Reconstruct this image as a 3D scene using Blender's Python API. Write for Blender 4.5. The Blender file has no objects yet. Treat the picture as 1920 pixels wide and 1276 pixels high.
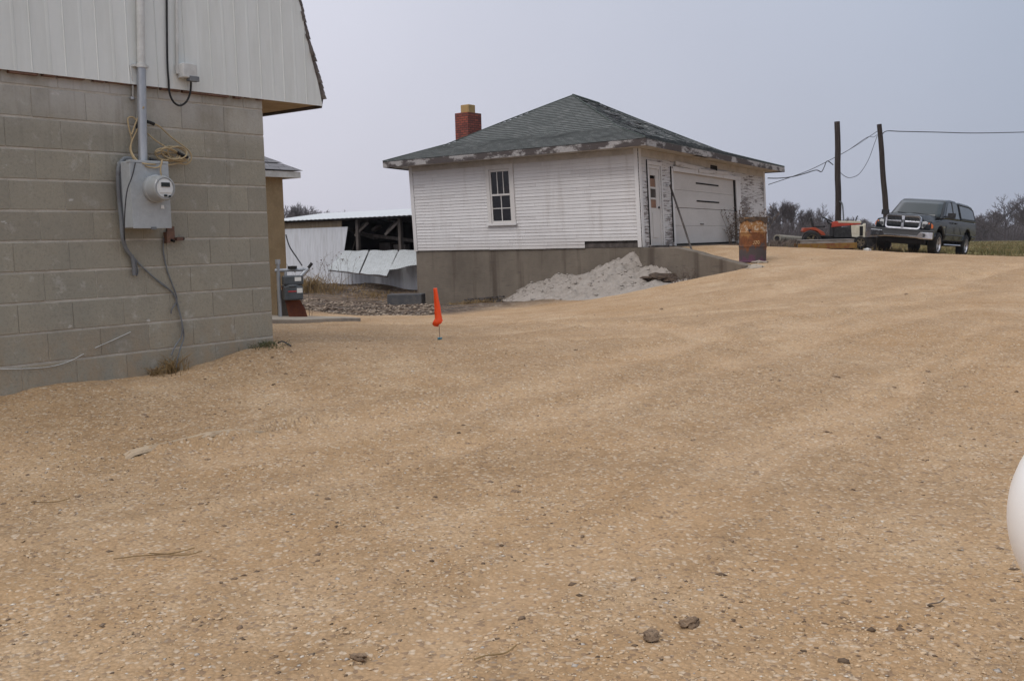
import bpy, bmesh, math, random
import numpy as np
from mathutils import Vector, Matrix, Euler
R = math.radians
random.seed(7); rng = np.random.default_rng(11)
S = bpy.context.scene
COL = S.collection
# ------------------------------------------------------------------ camera
EYE = 1.15; FPX = 1900.0; PITCH = 5.75; ROLL = -1.40
camd = bpy.data.cameras.new('camera'); cam = bpy.data.objects.new('camera', camd); COL.objects.link(cam)
camd.sensor_width = 36.0; camd.lens = 36.0*FPX/1920.0; camd.clip_end = 3000; camd.clip_start = 0.05
CM = Matrix.Translation((0,0,EYE)) @ Matrix.Rotation(R(90-PITCH),4,'X') @ Matrix.Rotation(R(ROLL),4,'Z')
cam.matrix_world = CM
S.camera = cam
# ------------------------------------------------------------------ sky, sun, exposure
SUN_EL, SUN_AZ = 52.0, 215.0          # azimuth measured clockwise from +Y
w = bpy.data.worlds.new('World'); S.world = w; w.use_nodes = True
nt = w.node_tree; nt.nodes.clear()
def _wn(t, **k):
    n = nt.nodes.new(t)
    for a, b in k.items(): setattr(n, a, b)
    return n
sky = _wn('ShaderNodeTexSky', sky_type='NISHITA'); sky.sun_disc = False
sky.sun_elevation = R(SUN_EL); sky.sun_rotation = R(SUN_AZ); sky.air_density = 1.0; sky.dust_density = 4.0
tc = _wn('ShaderNodeTexCoord'); sep = _wn('ShaderNodeSeparateXYZ'); nt.links.new(tc.outputs['Generated'], sep.inputs[0])
rz = _wn('ShaderNodeValToRGB'); nt.links.new(sep.outputs['Z'], rz.inputs[0])
e = rz.color_ramp.elements
e[0].position = 0.0; e[0].color = (.50,.495,.565,1); e[1].position = 1.0; e[1].color = (1.0,.99,1.03,1)
m1 = e.new(.22); m1.color = (.55,.556,.635,1)
m1 = e.new(.40); m1.color = (.78,.78,.86,1)
rx = _wn('ShaderNodeMapRange'); nt.links.new(sep.outputs['X'], rx.inputs[0])
rx.inputs[1].default_value = -.30; rx.inputs[2].default_value = .50; rx.inputs[3].default_value = 0.0; rx.inputs[4].default_value = 1.0
tint = _wn('ShaderNodeMix', data_type='RGBA'); nt.links.new(rx.outputs[0], tint.inputs[0])
tint.inputs[6].default_value = (1.40,1.38,1.36,1); tint.inputs[7].default_value = (.76,.85,.92,1)
noi = _wn('ShaderNodeTexNoise'); noi.inputs['Scale'].default_value = 2.2; noi.inputs['Detail'].default_value = 5
nt.links.new(tc.outputs['Generated'], noi.inputs['Vector'])
nr = _wn('ShaderNodeMapRange'); nt.links.new(noi.outputs['Fac'], nr.inputs[0]); nr.inputs[1].default_value=.3; nr.inputs[2].default_value=.7
nr.inputs[3].default_value = 9.6; nr.inputs[4].default_value = 10.4
mul = _wn('ShaderNodeMix', data_type='RGBA', blend_type='MULTIPLY'); mul.inputs[0].default_value = 1
nt.links.new(rz.outputs[0], mul.inputs[6]); nt.links.new(tint.outputs[2], mul.inputs[7])
vs = _wn('ShaderNodeVectorMath', operation='SCALE'); nt.links.new(mul.outputs[2], vs.inputs[0]); nt.links.new(nr.outputs[0], vs.inputs['Scale'])
mx = _wn('ShaderNodeMix', data_type='RGBA'); mx.inputs[0].default_value = .94
nt.links.new(sky.outputs[0], mx.inputs[6]); nt.links.new(vs.outputs[0], mx.inputs[7])
bg = _wn('ShaderNodeBackground'); bg.inputs['Strength'].default_value = .1; nt.links.new(mx.outputs[2], bg.inputs[0])
wo = _wn('ShaderNodeOutputWorld'); nt.links.new(bg.outputs[0], wo.inputs[0])
sd = bpy.data.lights.new('sun','SUN'); sd.energy = 1.15; sd.angle = R(28); sd.color = (1,.965,.92)
sun = bpy.data.objects.new('sun', sd); COL.objects.link(sun)
az, el = R(SUN_AZ), R(SUN_EL)
sdir = Vector((math.sin(az)*math.cos(el), math.cos(az)*math.cos(el), math.sin(el)))
sun.rotation_euler = (-sdir).to_track_quat('-Z','Y').to_euler(); sun.location = sdir*60
S.view_settings.view_transform = 'Standard'; S.view_settings.look = 'None'
S.view_settings.exposure = 0.0; S.view_settings.gamma = 1; S.view_settings.use_curve_mapping = False
S.cycles.max_bounces = 6; S.cycles.volume_bounces = 0
# ------------------------------------------------------------------ photograph geometry
def ray(px, py):
    d = Vector(((px-960)/FPX, (638-py)/FPX, -1.0)); return (CM.to_3x3() @ d)
def at(px, py, Y):
    d = ray(px, py); return Vector((0,0,EYE)) + d*(Y/d.y)
TH = math.atan2(.79,.613); DV = Vector((math.cos(TH), math.sin(TH),0)); DU = Vector((-math.sin(TH), math.cos(TH),0))
class Frame:
    def __init__(s, loc, rz=TH):
        s.loc = Vector(loc); s.rz = rz; s.M = Matrix.Translation(s.loc) @ Matrix.Rotation(rz,4,'Z'); s.I = s.M.inverted()
    def hit(s, px, py, axis, val):        # local point where the sight line meets a plane of this frame
        o = s.I @ Vector((0,0,EYE)); d = s.I.to_3x3() @ ray(px, py); t = (val-o[axis])/d[axis]; return o + d*t
    def loc_of(s, p): return s.I @ Vector(p)
# ------------------------------------------------------------------ numpy noise
def _h(ix, iy, s):
    n = (ix*374761393 + iy*668265263 + s*1274126177) & 0xffffffff
    n = ((n ^ (n >> 13))*1274126177) & 0xffffffff
    return ((n ^ (n >> 16)) & 0xffff)/65535.0
def vnoise(x, y, s=0):
    x = np.asarray(x, float); y = np.asarray(y, float)
    ix = np.floor(x).astype(np.int64); iy = np.floor(y).astype(np.int64); fx = x-ix; fy = y-iy
    fx = fx*fx*(3-2*fx); fy = fy*fy*(3-2*fy)
    a = _h(ix,iy,s); b = _h(ix+1,iy,s); c = _h(ix,iy+1,s); d = _h(ix+1,iy+1,s)
    return (a*(1-fx)+b*fx)*(1-fy) + (c*(1-fx)+d*fx)*fy - .5
def fbm(x, y, o=4, s=0, g=.5):
    t = 0; a = 1.0
    for i in range(o): t = t + a*vnoise(np.asarray(x)*2**i, np.asarray(y)*2**i, s+i*17); a *= g
    return t
def sstep(a, b, x):
    t = np.clip((x-a)/(b-a), 0, 1); return t*t*(3-2*t)
# ------------------------------------------------------------------ terrain
C = Vector((3.39,26.0,0)); C.z = at(1208,463,26.0).z           # near corner of the white garage, at sill level
E = at(1405,500,21.3)                                          # low end of the wing wall
def pp(px,py,Y): p = at(px,py,Y); return (p.x,p.y,p.z)
common = [(0,0,0),(-3,0,0),(3,0,0),(0,-12,0),(-14,-12,0),(14,-12,0),(0,3,0.0),(-2.2,3,0.02),(2.2,3,-.01),(-8,3,.1),(9,3,-.05),
  pp(0,750,6.48), pp(250,704,7.3), pp(518,650,8.25), (-1.2,6.0,.08), pp(825,640,10.45), pp(1300,640,9.3), pp(1700,600,10.6), pp(1900,700,7.7),
  pp(600,604,13.5), pp(790,592,22), pp(900,590,20), pp(1000,600,15.5), pp(690,596,17), pp(1150,590,15), pp(600,562,26.5), pp(560,532,37.2), pp(780,542,34.0), pp(790,575,30.2), pp(1405,503,21.0), pp(1600,540,17.0), pp(1900,560,14.0),
  pp(1500,478,30.0), pp(1500,470,36.5), pp(1600,481,32.5), pp(1600,473,37), pp(1750,482,35.4), pp(1900,490,36.2), pp(1550,471,37.5), pp(1803,485,39.0), pp(1660,475,37.0),
  (22,36,.0),(30,25,.1),(14,12,.1),(-14,12,.1),(-14,25,-.3),(-12,38,-.5),
  pp(1850,470,60), pp(1850,452,180), pp(1500,455,120), pp(600,470,120), (-200,300,-3.4),(0,330,-3.4),(300,300,-3.4),(-100,100,-1.6),(100,100,-1.4),(450,10,-1),(-450,10,-1)]
lowp = [pp(940,560,28.6), pp(1100,552,26.2), pp(1212,548,24.4), pp(1300,527,22.6)]
highp = [pp(1268,465,26.7), pp(1390,468,30.3), pp(1440,470,32.6), pp(1430,488,22.0), pp(1340,474,24.5)]
def tps(P):
    P = np.array(P,float); n = len(P); X = P[:,:2]
    def U(r2): return np.where(r2>1e-9, r2*np.log(np.maximum(r2,1e-9))*.5, 0)
    K = U(((X[:,None]-X[None])**2).sum(-1)) + np.eye(n)*.02
    Q = np.hstack([np.ones((n,1)),X]); A = np.block([[K,Q],[Q.T,np.zeros((3,3))]])
    c = np.linalg.solve(A, np.concatenate([P[:,2],np.zeros(3)]))
    def f(x,y):
        x = np.asarray(x,float); y = np.asarray(y,float); out = c[n]+c[n+1]*x+c[n+2]*y
        for i in range(n): out = out + c[i]*U((x-X[i,0])**2+(y-X[i,1])**2)
        return out
    return f
TA = tps(common+lowp); TB = tps(common+highp)
ce = Vector((E.x-C.x, E.y-C.y)); CEL = ce.length; ce.normalize(); cn = Vector((-ce.y, ce.x))   # cn points to the garage-door side
def track(px, depth, wid):
    return (np.array(px,float), depth, wid)
def gp0(px,py):
    d = ray(px,py); t = (.06-EYE)/d.z; return (d.x*t, d.y*t)
def lane(pix, depth, wid): return track([gp0(*q) for q in pix], depth, wid)
TRK = [lane([(250,760),(520,694),(700,678),(960,658),(1250,640),(1500,600),(1800,560)],.022,.24),
       lane([(420,850),(640,802),(850,776),(1000,745),(1090,715),(1200,680),(1400,640),(1700,585)],.025,.20),
       lane([(0,1010),(300,960),(600,890),(900,820),(1200,740),(1500,660),(1800,592)],.013,.14),
       lane([(560,614),(800,604),(1100,590),(1400,562),(1700,524)],.022,.30),
       lane([(560,648),(760,640),(980,622),(1200,600),(1500,580),(1850,540)],.026,.22),
       lane([(1330,655),(1250,625),(1130,612),(1000,596),(900,586)],.024,.20),
       lane([(700,1250),(1100,1010),(1500,800),(1900,640)],.010,.12), lane([(1250,1000),(1550,780),(1860,620)],.012,.10), lane([(1450,650),(1600,600),(1750,560),(1900,530)],.02,.2),
       track([(-2.12,5.12),(-1.7,5.52),(-1.28,6.02)],.055,.065)]
PATCH = [(850,705,2.2,.9,.9),(420,690,1.2,.6,.7),(270,808,.9,.35,1.0),(960,852,.8,.22,.8),(1130,862,.6,.16,.6),(1080,755,.5,.3,.6),(1300,715,1.2,.5,.55),(1600,720,1.0,1.6,.6),(1750,640,1.6,1.6,.5),(640,655,1.0,.8,.7),(1200,600,2.4,.9,.6),(900,615,1.6,.5,.7),(120,930,.7,.3,.6),(1450,870,.6,.35,.5),(1650,880,.5,.5,.5),(720,1010,.25,.12,.5),(1000,1090,.3,.16,.35),(1330,780,.5,.35,.5),(1560,560,3,1.5,.45)]
PATCH = [(*gp0(a,b),c,d,e_) for a,b,c,d,e_ in PATCH]
def pdist(x,y,P):
    d = np.full(x.shape,1e9)
    # densify with a smooth spline
    Q = [P[0]]; n = len(P)
    for i in range(n-1):
        p0,p1,p2,p3 = P[max(i-1,0)],P[i],P[i+1],P[min(i+2,n-1)]
        for t in np.linspace(0,1,7)[1:]:
            Q.append(.5*((2*p1)+(-p0+p2)*t+(2*p0-5*p1+4*p2-p3)*t*t+(-p0+3*p1-3*p2+p3)*t**3))
    for a,b in zip(Q[:-1],Q[1:]):
        ab = b-a; L = (ab**2).sum()
        t = np.clip(((x-a[0])*ab[0]+(y-a[1])*ab[1])/L,0,1)
        d = np.minimum(d, np.hypot(x-a[0]-t*ab[0], y-a[1]-t*ab[1]))
    return d
def base_z(x,y):
    x = np.asarray(x,float); y = np.asarray(y,float)
    t = (x-C.x)*ce.x+(y-C.y)*ce.y; s = (x-C.x)*cn.x+(y-C.y)*cn.y
    wd = .07 + np.maximum(t-CEL+.3,0)*.9
    m = sstep(-wd, wd, s)
    return TA(x,y)*(1-m)+TB(x,y)*m
def gravel_mask(x,y):
    n = fbm(x*.35,y*.35,3,5)
    far = sstep(.7,-.7, y-(37.0+.03*(x-15)+n*2.0) - 12*sstep(4,-2,x)*0)
    left = sstep(1.0,-1.0, y-(21.5+n*3.2)) + sstep(-.5,2.5,x+n*1.5-0.2*(y-22))
    return far*np.clip(left,0,1)*sstep(-16,-12,x)*sstep(34,28,x+n*2)
def ground_full(x,y):
    z = base_z(x,y); g = gravel_mask(x,y); near = sstep(60,30,y)
    comp = np.zeros_like(z); ridge = np.zeros_like(z)
    for P,dp,wd in TRK:
        wob = fbm(x*.9,y*.9,3,int(dp*1000)+3)*.26
        d = np.abs(pdist(x,y,P)+wob); wd2 = wd*(1+.0*y)
        prof = -dp*np.exp(-(d/wd2)**4) + dp*.55*np.exp(-((d-wd2*1.5)/(wd2*.42))**2)*(.6+1.4*np.clip(fbm(x*1.1,y*1.1,2,13)+.3,0,1))
        z = z + prof*near; comp = np.maximum(comp, np.exp(-(d/(wd2*1.25))**2)); ridge = np.maximum(ridge, np.exp(-((d-wd2*2.0)/(wd2*.8))**2)*(.55+fbm(x*1.3,y*1.3,2,15)))
    z = z + g*near*(fbm(x*.55,y*.55,3,21)*.035 + fbm(x*3,y*3,3,33)*.018 + fbm(x*14,y*14,3,44)*.0075*sstep(25,8,y))
    # gravel heaped along the foot of the block wall
    s = (x+1.94)*DU.x + (y-8.2)*DU.y; a = (x+1.94)*DV.x+(y-8.2)*DV.y
    z = z + .045*np.exp(-((s+.15)/.28)**2)*sstep(.25,-.1,a)*(1+1.6*fbm(x*2.5,y*2.5,2,9))
    z = z + (1-g)*fbm(x*.3,y*.3,4,61)*.22*sstep(150,30,y)
    pw = fbm(x*1.4,y*1.4,4,83)
    for cx,cy,rx_,ry_,am in PATCH: ridge = ridge + am*sstep(1.25,.35,np.hypot((x-cx)/rx_,(y-cy)/(ry_*1.6))+pw*.9)
    ridge = np.clip(ridge*(1-.8*comp)+sstep(.22,.55,fbm(x*.5+3,y*.8,4,27))*.7,0,1)
    return z, g, comp, ridge
GBVH = None
def gz(x,y):          # height of the finished ground sheet
    if GBVH is not None:
        h = GBVH.ray_cast(Vector((x,y,60)),Vector((0,0,-1)))[0]
        if h is not None: return h.z
    z = ground_full(np.array([float(x)]),np.array([float(y)]))[0]; return float(z[0])
# ------------------------------------------------------------------ materials
def mat(name, col=(.5,.5,.5), rough=.8, metal=0.0, spec=.3, coat=0):
    m = bpy.data.materials.new(name); m.use_nodes = True; b = m.node_tree.nodes['Principled BSDF']
    b.inputs['Base Color'].default_value = (*col,1); b.inputs['Roughness'].default_value = rough; b.inputs['Metallic'].default_value = metal
    b.inputs['Specular IOR Level'].default_value = spec; b.inputs['Coat Weight'].default_value = coat
    return m
class G:
    def __init__(s, m): s.t = m.node_tree; s.b = s.t.nodes['Principled BSDF']
    def n(s, ty, ins=None, **k):
        n = s.t.nodes.new(ty)
        for a,b in k.items(): setattr(n,a,b)
        for a,b in (ins or {}).items(): s.put(n.inputs[a], b)
        return n
    def put(s, sock, v):
        if hasattr(v,'is_output') or isinstance(v,bpy.types.NodeSocket): s.t.links.new(v, sock)
        elif isinstance(v,tuple) and len(v)==3 and sock.type=='RGBA': sock.default_value = (*v,1)
        else: sock.default_value = v
    def obj(s, scale=(1,1,1)):
        c = s.n('ShaderNodeTexCoord').outputs['Object']
        return s.n('ShaderNodeMapping', {'Vector':c,'Scale':scale}).outputs[0] if scale!=(1,1,1) else c
    def noise(s, v, sc, det=4, ro=.6): return s.n('ShaderNodeTexNoise',{'Vector':v,'Scale':sc,'Detail':det,'Roughness':ro}).outputs['Fac']
    def mr(s, v, a, b, c=0.0, d=1.0): return s.n('ShaderNodeMapRange',{0:v,1:a,2:b,3:c,4:d}).outputs[0]
    def mix(s, f, a, b, bt='MIX'):
        n = s.n('ShaderNodeMix',{0:f,6:a,7:b},data_type='RGBA',blend_type=bt); return n.outputs[2]
    def math(s, op, a, b=0.0): return s.n('ShaderNodeMath',{0:a,1:b},operation=op).outputs[0]
    def bump(s, h, st=.3, d=.01, prev=None):
        i = {'Height':h,'Strength':st,'Distance':d}
        if prev is not None: i['Normal'] = prev
        return s.n('ShaderNodeBump',i).outputs[0]
    def col(s, v): s.put(s.b.inputs['Base Color'], v)
    def nor(s, v): s.put(s.b.inputs['Normal'], v)
    def rough(s, v): s.put(s.b.inputs['Roughness'], v)
def worn(name, a, b, sc=3, lo=.45, hi=.6, stretch=(1,1,1), rough=.8, bump=.2, metal=0, grain=30, bd=.006):
    m = mat(name, a, rough, metal); g = G(m); v = g.obj(stretch)
    f = g.mr(g.noise(v,sc,6,.65), lo, hi); fine = g.noise(v,grain,4,.7)
    c = g.mix(f, a, b); c = g.mix(g.mr(fine,.3,.7,0,.35), c, tuple(x*.55 for x in a)); g.col(c)
    g.nor(g.bump(g.math('ADD',fine,f),bump,bd)); return m
M = {}
M['blk'] = mat('block_paint',(.27,.25,.21),.9); g = G(M['blk']); v = g.obj()
f1 = g.noise(v,1.6,5,.6); f2 = g.noise(v,55,4,.75); f3 = g.noise(v,7,5,.7)
at1 = g.n('ShaderNodeAttribute',attribute_name='tone').outputs['Fac']
c = g.mix(g.mr(f1,.35,.65), (.325,.298,.236), (.272,.257,.212)); c = g.mix(g.mr(f3,.57,.72,0,.7), c, (.46,.44,.40))
c = g.mix(g.mr(f3,.42,.28,0,.45), c, (.17,.155,.13)); c = g.mix(g.mr(f2,.30,.5,.35,0), c, (.12,.11,.095)); c = g.mix(at1, c, (.18,.165,.14))
sp = g.noise(g.obj((1,1,1.6)),5.0,6,.7); c = g.mix(g.mr(sp,.655,.70,0,.75), c, (.52,.51,.49))
zc = g.n('ShaderNodeSeparateXYZ',{0:g.obj()}).outputs['Z']
eff = g.math('MULTIPLY', g.mr(zc,1.50,1.86), g.mr(g.noise(g.obj((1,1,.6)),2.4,5,.6),.34,.56)); c = g.mix(g.math('MULTIPLY',eff,.75), c, (.50,.49,.475))
mud = g.math('MULTIPLY', g.mr(zc,.34,-.12), g.mr(g.noise(g.obj((1.5,1.5,1)),4.0,6,.7),.40,.60)); c = g.mix(g.math('MULTIPLY',mud,.55), c, (.33,.24,.15))
run = g.math('MULTIPLY', g.mr(g.noise(g.obj((5,5,.25)),1.5,5,.7),.56,.70), g.mr(zc,.3,1.4)); c = g.mix(g.math('MULTIPLY',run,.35), c, (.15,.13,.105))
g.col(c); g.nor(g.bump(f2,.55,.006,g.bump(f3,.3,.01)))
M['mortar'] = worn('mortar',(.52,.48,.42),(.40,.365,.31),9,.4,.62,rough=.95,bump=.5,grain=60)
def siding_mat(name, base, dirt, amt):
    m = mat(name, base, .55, 0, .35); g = G(m); v = g.obj((3,3,.35)); f = g.noise(v,2.6,6,.7); v2 = g.obj()
    c = g.mix(g.mr(f,.45,.75,0,amt), base, dirt); c = g.mix(g.mr(g.noise(v2,26,5,.8),.72,.78,0,.8), c, (.09,.08,.07)); c = g.mix(g.mr(g.noise(v2,1.1,4),.35,.7,0,.3),c,tuple(x*.8 for x in base)); g.col(c)
    g.nor(g.bump(g.noise(v2,3,3),.12,.03)); g.rough(g.mr(f,.3,.7,.45,.75)); return m
M['wsid'] = siding_mat('white_sheet_siding',(.66,.68,.66),(.46,.47,.43),.5)
M['tin'] = siding_mat('white_tin',(.53,.55,.58),(.34,.34,.34),.7)
M['tinroof'] = siding_mat('tin_roof',(.50,.525,.54),(.5,.52,.54),.5)
M['fallen'] = siding_mat('fallen_tin',(.42,.445,.455),(.26,.27,.26),.75)
M['soff'] = worn('tan_soffit',(.36,.28,.18),(.28,.21,.13),4,rough=.7)
M['dshing'] = worn('dark_shingle_edge',(.10,.085,.08),(.19,.17,.16),9,rough=.95,bump=.5)
M['galv'] = worn('galvanised_pipe',(.36,.38,.41),(.48,.50,.52),8,stretch=(1,1,.3),rough=.45,metal=.5)
M['wpaint'] = worn('white_painted_metal',(.58,.585,.57),(.48,.48,.46),5,rough=.5)
M['boxgrey'] = worn('grey_enamel_box',(.40,.425,.44),(.35,.365,.37),3,.4,.7,rough=.45,bump=.05)
M['mglass'] = mat('meter_cover',(.30,.31,.31),.18,0,.5,.4)
M['mface'] = mat('meter_face',(.62,.63,.62),.4); M['lcd'] = mat('meter_lcd',(.02,.025,.022),.15)
M['black'] = worn('black_rubber',(.015,.015,.016),(.03,.03,.03),9,rough=.6)
M['beige'] = worn('beige_cable',(.44,.34,.20),(.34,.26,.15),9,rough=.7)
M['dcable'] = mat('dark_cable',(.045,.045,.05),.6)
M['gcable'] = worn('grey_cable',(.17,.18,.19),(.12,.12,.13),9,rough=.7)
M['copper'] = worn('rusty_bracket',(.14,.08,.06),(.22,.12,.08),12)
M['cream'] = worn('tan_stucco',(.29,.215,.125),(.24,.175,.10),3,rough=.95,bump=.3)
M['greyshing'] = mat('grey_shingle',(.2,.2,.21),.95)
def shingle(m, a, b, patch=None):
    g = G(m); uv = g.n('ShaderNodeTexCoord').outputs['UV']
    br = g.n('ShaderNodeTexBrick',{'Vector':uv,'Color1':a,'Color2':b,'Mortar':tuple(x*.35 for x in a),'Scale':1.0,'Mortar Size':.006,'Brick Width':.30,'Row Height':.13,'Bias':0.0}); br.offset=.5
    o = g.obj(); n1 = g.noise(o,1.3,6,.7); n2 = g.noise(o,22,5,.8); n3 = g.noise(g.obj((1,1,2.5)),3.4,6,.75)
    c = g.mix(g.mr(n1,.35,.7,0,.55), br.outputs[0], tuple(x*.62 for x in a)); c = g.mix(g.mr(n2,.52,.72,0,.45), c, tuple(min(1,x*1.9) for x in a))
    if patch:
        at = g.n('ShaderNodeAttribute',attribute_name='wear').outputs['Fac']
        f = g.math('MULTIPLY', g.mr(n3,.545,.60), at); c = g.mix(g.math('MULTIPLY',f,.75), c, patch)
        f = g.math('MULTIPLY', g.mr(n3,.38,.32), at); c = g.mix(g.math('MULTIPLY',f,.6), c, (.04,.042,.04))
    g.col(c); g.nor(g.bump(g.math('ADD',n2,br.outputs['Fac']),.5,.01))
shingle(M['greyshing'],(.17,.165,.175),(.24,.235,.245))
M['roof'] = mat('green_grey_shingle',(.08,.09,.085),.95); shingle(M['roof'],(.092,.101,.098),(.130,.139,.136),(.34,.33,.32))
M['hipcap'] = worn('hip_cap',(.055,.07,.062),(.085,.10,.092),8,rough=.95)
M['fascia'] = worn('weathered_fascia',(.075,.063,.060),(.36,.345,.335),1.7,.50,.57,stretch=(.8,.8,1.6),rough=.9,grain=18)
M['soffw'] = worn('cream_soffit',(.49,.455,.41),(.40,.365,.32),2.2,rough=.8)
def lap(name, lo, hi, base=(.59,.58,.575)):
    m = mat(name, base, .75); g = G(m)
    v = g.obj((1.1,1.1,10)); f = g.noise(v,2.4,7,.72); big = g.noise(g.obj(),.55,3); f = g.math('ADD',f,g.math('MULTIPLY',g.math('SUBTRACT',big,.5),.45)); zz = g.n('ShaderNodeSeparateXYZ',{0:g.obj()}).outputs['Z']; f = g.math('ADD',f,g.mr(zz,0,2.4,.045,-.06))
    at = g.n('ShaderNodeAttribute',attribute_name='tone').outputs['Fac']
    fl = g.mr(f,lo,hi); wood = g.mix(g.noise(g.obj((3,3,30)),6,4),(.10,.085,.08),(.26,.225,.21))
    c = g.mix(g.mr(g.noise(g.obj(),2.0,5),.35,.7,0,.28), base, tuple(x*.80 for x in base)); c = g.mix(g.math('MULTIPLY',at,.42), c, (.38,.36,.35)); stn = g.noise(g.obj((2.5,2.5,.3)),1.6,6,.7); c = g.mix(g.mr(stn,.52,.70,0,.32), c, (.33,.295,.265)); c = g.mix(g.mr(zz,.35,-.05,0,.30), c, (.30,.26,.22)); c = g.mix(fl, c, wood); g.col(c)
    g.nor(g.bump(g.math('SUBTRACT',1.0,fl),.5,.004)); return m
M['lap'] = lap('white_lap_siding',.72,.80); M['peel'] = lap('peeling_lap_siding',.515,.545,(.565,.552,.543)); M['trim'] = lap('white_trim',.66,.74,(.59,.58,.575)); M['door'] = lap('white_door',.72,.78,(.54,.52,.50))
M['gdoor'] = worn('garage_door_panel',(.535,.51,.485),(.47,.445,.42),.9,.4,.7,stretch=(1,1,2),rough=.7,bump=.05)
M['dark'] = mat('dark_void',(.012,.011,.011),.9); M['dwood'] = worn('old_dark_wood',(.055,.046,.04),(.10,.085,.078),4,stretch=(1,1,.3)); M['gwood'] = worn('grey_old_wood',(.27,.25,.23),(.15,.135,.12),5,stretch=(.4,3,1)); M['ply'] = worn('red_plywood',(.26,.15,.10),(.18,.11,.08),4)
M['glass'] = mat('window_glass',(.03,.03,.03),.06,0,.6)
g = G(M['glass']); 
tr = g.n('ShaderNodeBsdfTransparent',{'Color':(.30,.30,.30,1)}); gl = g.n('ShaderNodeBsdfGlossy',{'Roughness':.06,'Color':(.9,.9,.95,1)}); fr = g.n('ShaderNodeFresnel',{'IOR':1.5})
ms = g.n('ShaderNodeMixShader',{0:g.math('MULTIPLY',fr.outputs[0],.8)}); g.t.links.new(tr.outputs[0],ms.inputs[1]); g.t.links.new(gl.outputs[0],ms.inputs[2]); g.t.links.new(ms.outputs[0],g.t.nodes['Material Output'].inputs[0])
M['conc'] = mat('old_concrete',(.2,.18,.15),.95); g = G(M['conc']); o = g.obj()
a1 = g.noise(o,.9,6,.65); a2 = g.noise(g.obj((.7,.7,6)),3.0,5,.65); a3 = g.noise(o,40,4,.8); st = g.noise(g.obj((1.2,1.2,.12)),1.6,5,.6)
c = g.mix(g.mr(a1,.3,.7),(.110,.092,.073),(.180,.152,.120)); c = g.mix(g.mr(a2,.42,.3,0,.6),c,(.075,.065,.055)); c = g.mix(g.mr(st,.53,.66,0,.75),c,(.065,.048,.036)); c = g.mix(g.mr(a3,.6,.75,0,.4),c,(.36,.34,.31)); g.col(c); g.nor(g.bump(a3,.5,.008,g.bump(a2,.4,.015)))
M['conc2'] = worn('pale_concrete',(.34,.295,.24),(.26,.22,.18),2.2,rough=.95,bump=.5)
M['dconc'] = worn('dark_concrete',(.075,.075,.08),(.11,.105,.10),3,rough=.9,bump=.4)
M['brick'] = mat('red_brick',(.25,.08,.06),.9); g = G(M['brick']); uv = g.n('ShaderNodeTexCoord').outputs['UV']
br = g.n('ShaderNodeTexBrick',{'Vector':uv,'Color1':(.27,.07,.045),'Color2':(.12,.035,.03),'Mortar':(.035,.028,.026),'Scale':1.0,'Mortar Size':.009,'Brick Width':.21,'Row Height':.073,'Bias':-.1})
nz = g.noise(g.obj(),9,5,.7); c = g.mix(g.mr(nz,.55,.72,0,.7),br.outputs[0],(.03,.022,.022)); g.col(c); g.nor(g.bump(br.outputs['Fac'],-.8,.012))
M['flue'] = worn('clay_flue',(.36,.24,.10),(.28,.19,.085),5)
M['sand'] = mat('grey_sand',(.4,.37,.35),.95); g = G(M['sand']); o = g.obj(); a = g.noise(o,2.2,6,.7); b = g.noise(o,45,4,.8)
c = g.mix(g.mr(a,.35,.7),(.335,.30,.268),(.25,.22,.19)); c = g.mix(g.mr(b,.25,.45,.6,0),c,(.18,.155,.13)); c = g.mix(g.mr(g.noise(o,5,5,.7),.64,.72,0,.8),c,(.15,.11,.08)); g.col(c); g.nor(g.bump(b,.6,.012,g.bump(g.noise(o,9,5,.7),.7,.05)))
M['dirt'] = worn('dark_dirt',(.10,.07,.05),(.055,.04,.03),8,rough=1,bump=.8,bd=.02)
M['clod'] = worn('clay_clod',(.27,.19,.125),(.17,.115,.075),30,rough=1,bump=.9,grain=160,bd=.004)
M['orange'] = mat('safety_orange',(.92,.085,.012),.45,0,.4); M['wire'] = mat('steel_wire',(.16,.11,.09),.5,.5); M['blue'] = mat('blue_tape',(.06,.20,.27),.5)
M['rust'] = mat('rusty_drum',(.2,.08,.03),.8,.1); g = G(M['rust']); o = g.obj(); a = g.noise(o,4.5,6,.7); b = g.noise(o,16,5,.75); zz = g.n('ShaderNodeSeparateXYZ',{0:o}).outputs['Z']
zn = g.math('ADD',zz,g.math('MULTIPLY',g.math('SUBTRACT',g.noise(g.obj((1,1,.6)),7.0,7,.75),.5),.95))
c = g.mix(g.mr(b,.35,.65),(.20,.072,.024),(.105,.042,.02)); c = g.mix(g.mr(zn,.36,.30),c,(.075,.06,.058)); c = g.mix(g.mr(zn,.12,.06,0,.8),c,(.12,.045,.08))
c = g.mix(g.math('MULTIPLY',g.mr(zn,.55,.62),g.mr(a,.40,.50)),c,(.27,.135,.05)); c = g.mix(g.math('MULTIPLY',g.mr(zz,.60,.66),g.mr(b,.53,.58)),c,(.42,.35,.27)); c = g.mix(g.math('MULTIPLY',g.mr(zn,.58,.64),g.mr(a,.42,.38)),c,(.03,.02,.016)); g.col(c); g.nor(g.bump(b,.4,.006))
M['rustp'] = worn('rust_plate',(.17,.055,.03),(.10,.035,.025),5,rough=.9); M['ltr'] = worn('faded_letters',(.60,.42,.24),(.45,.28,.14),20)
M['gasm'] = worn('gas_meter_paint',(.085,.095,.105),(.065,.07,.075),8,rough=.5); M['tag'] = mat('white_sticker',(.7,.7,.68),.5); M['redtag'] = mat('red_sticker',(.4,.05,.05),.5)
M['pole'] = worn('creosote_pole',(.035,.026,.024),(.06,.048,.04),3,stretch=(6,6,.3),rough=.95,bump=.6,bd=.01)
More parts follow.
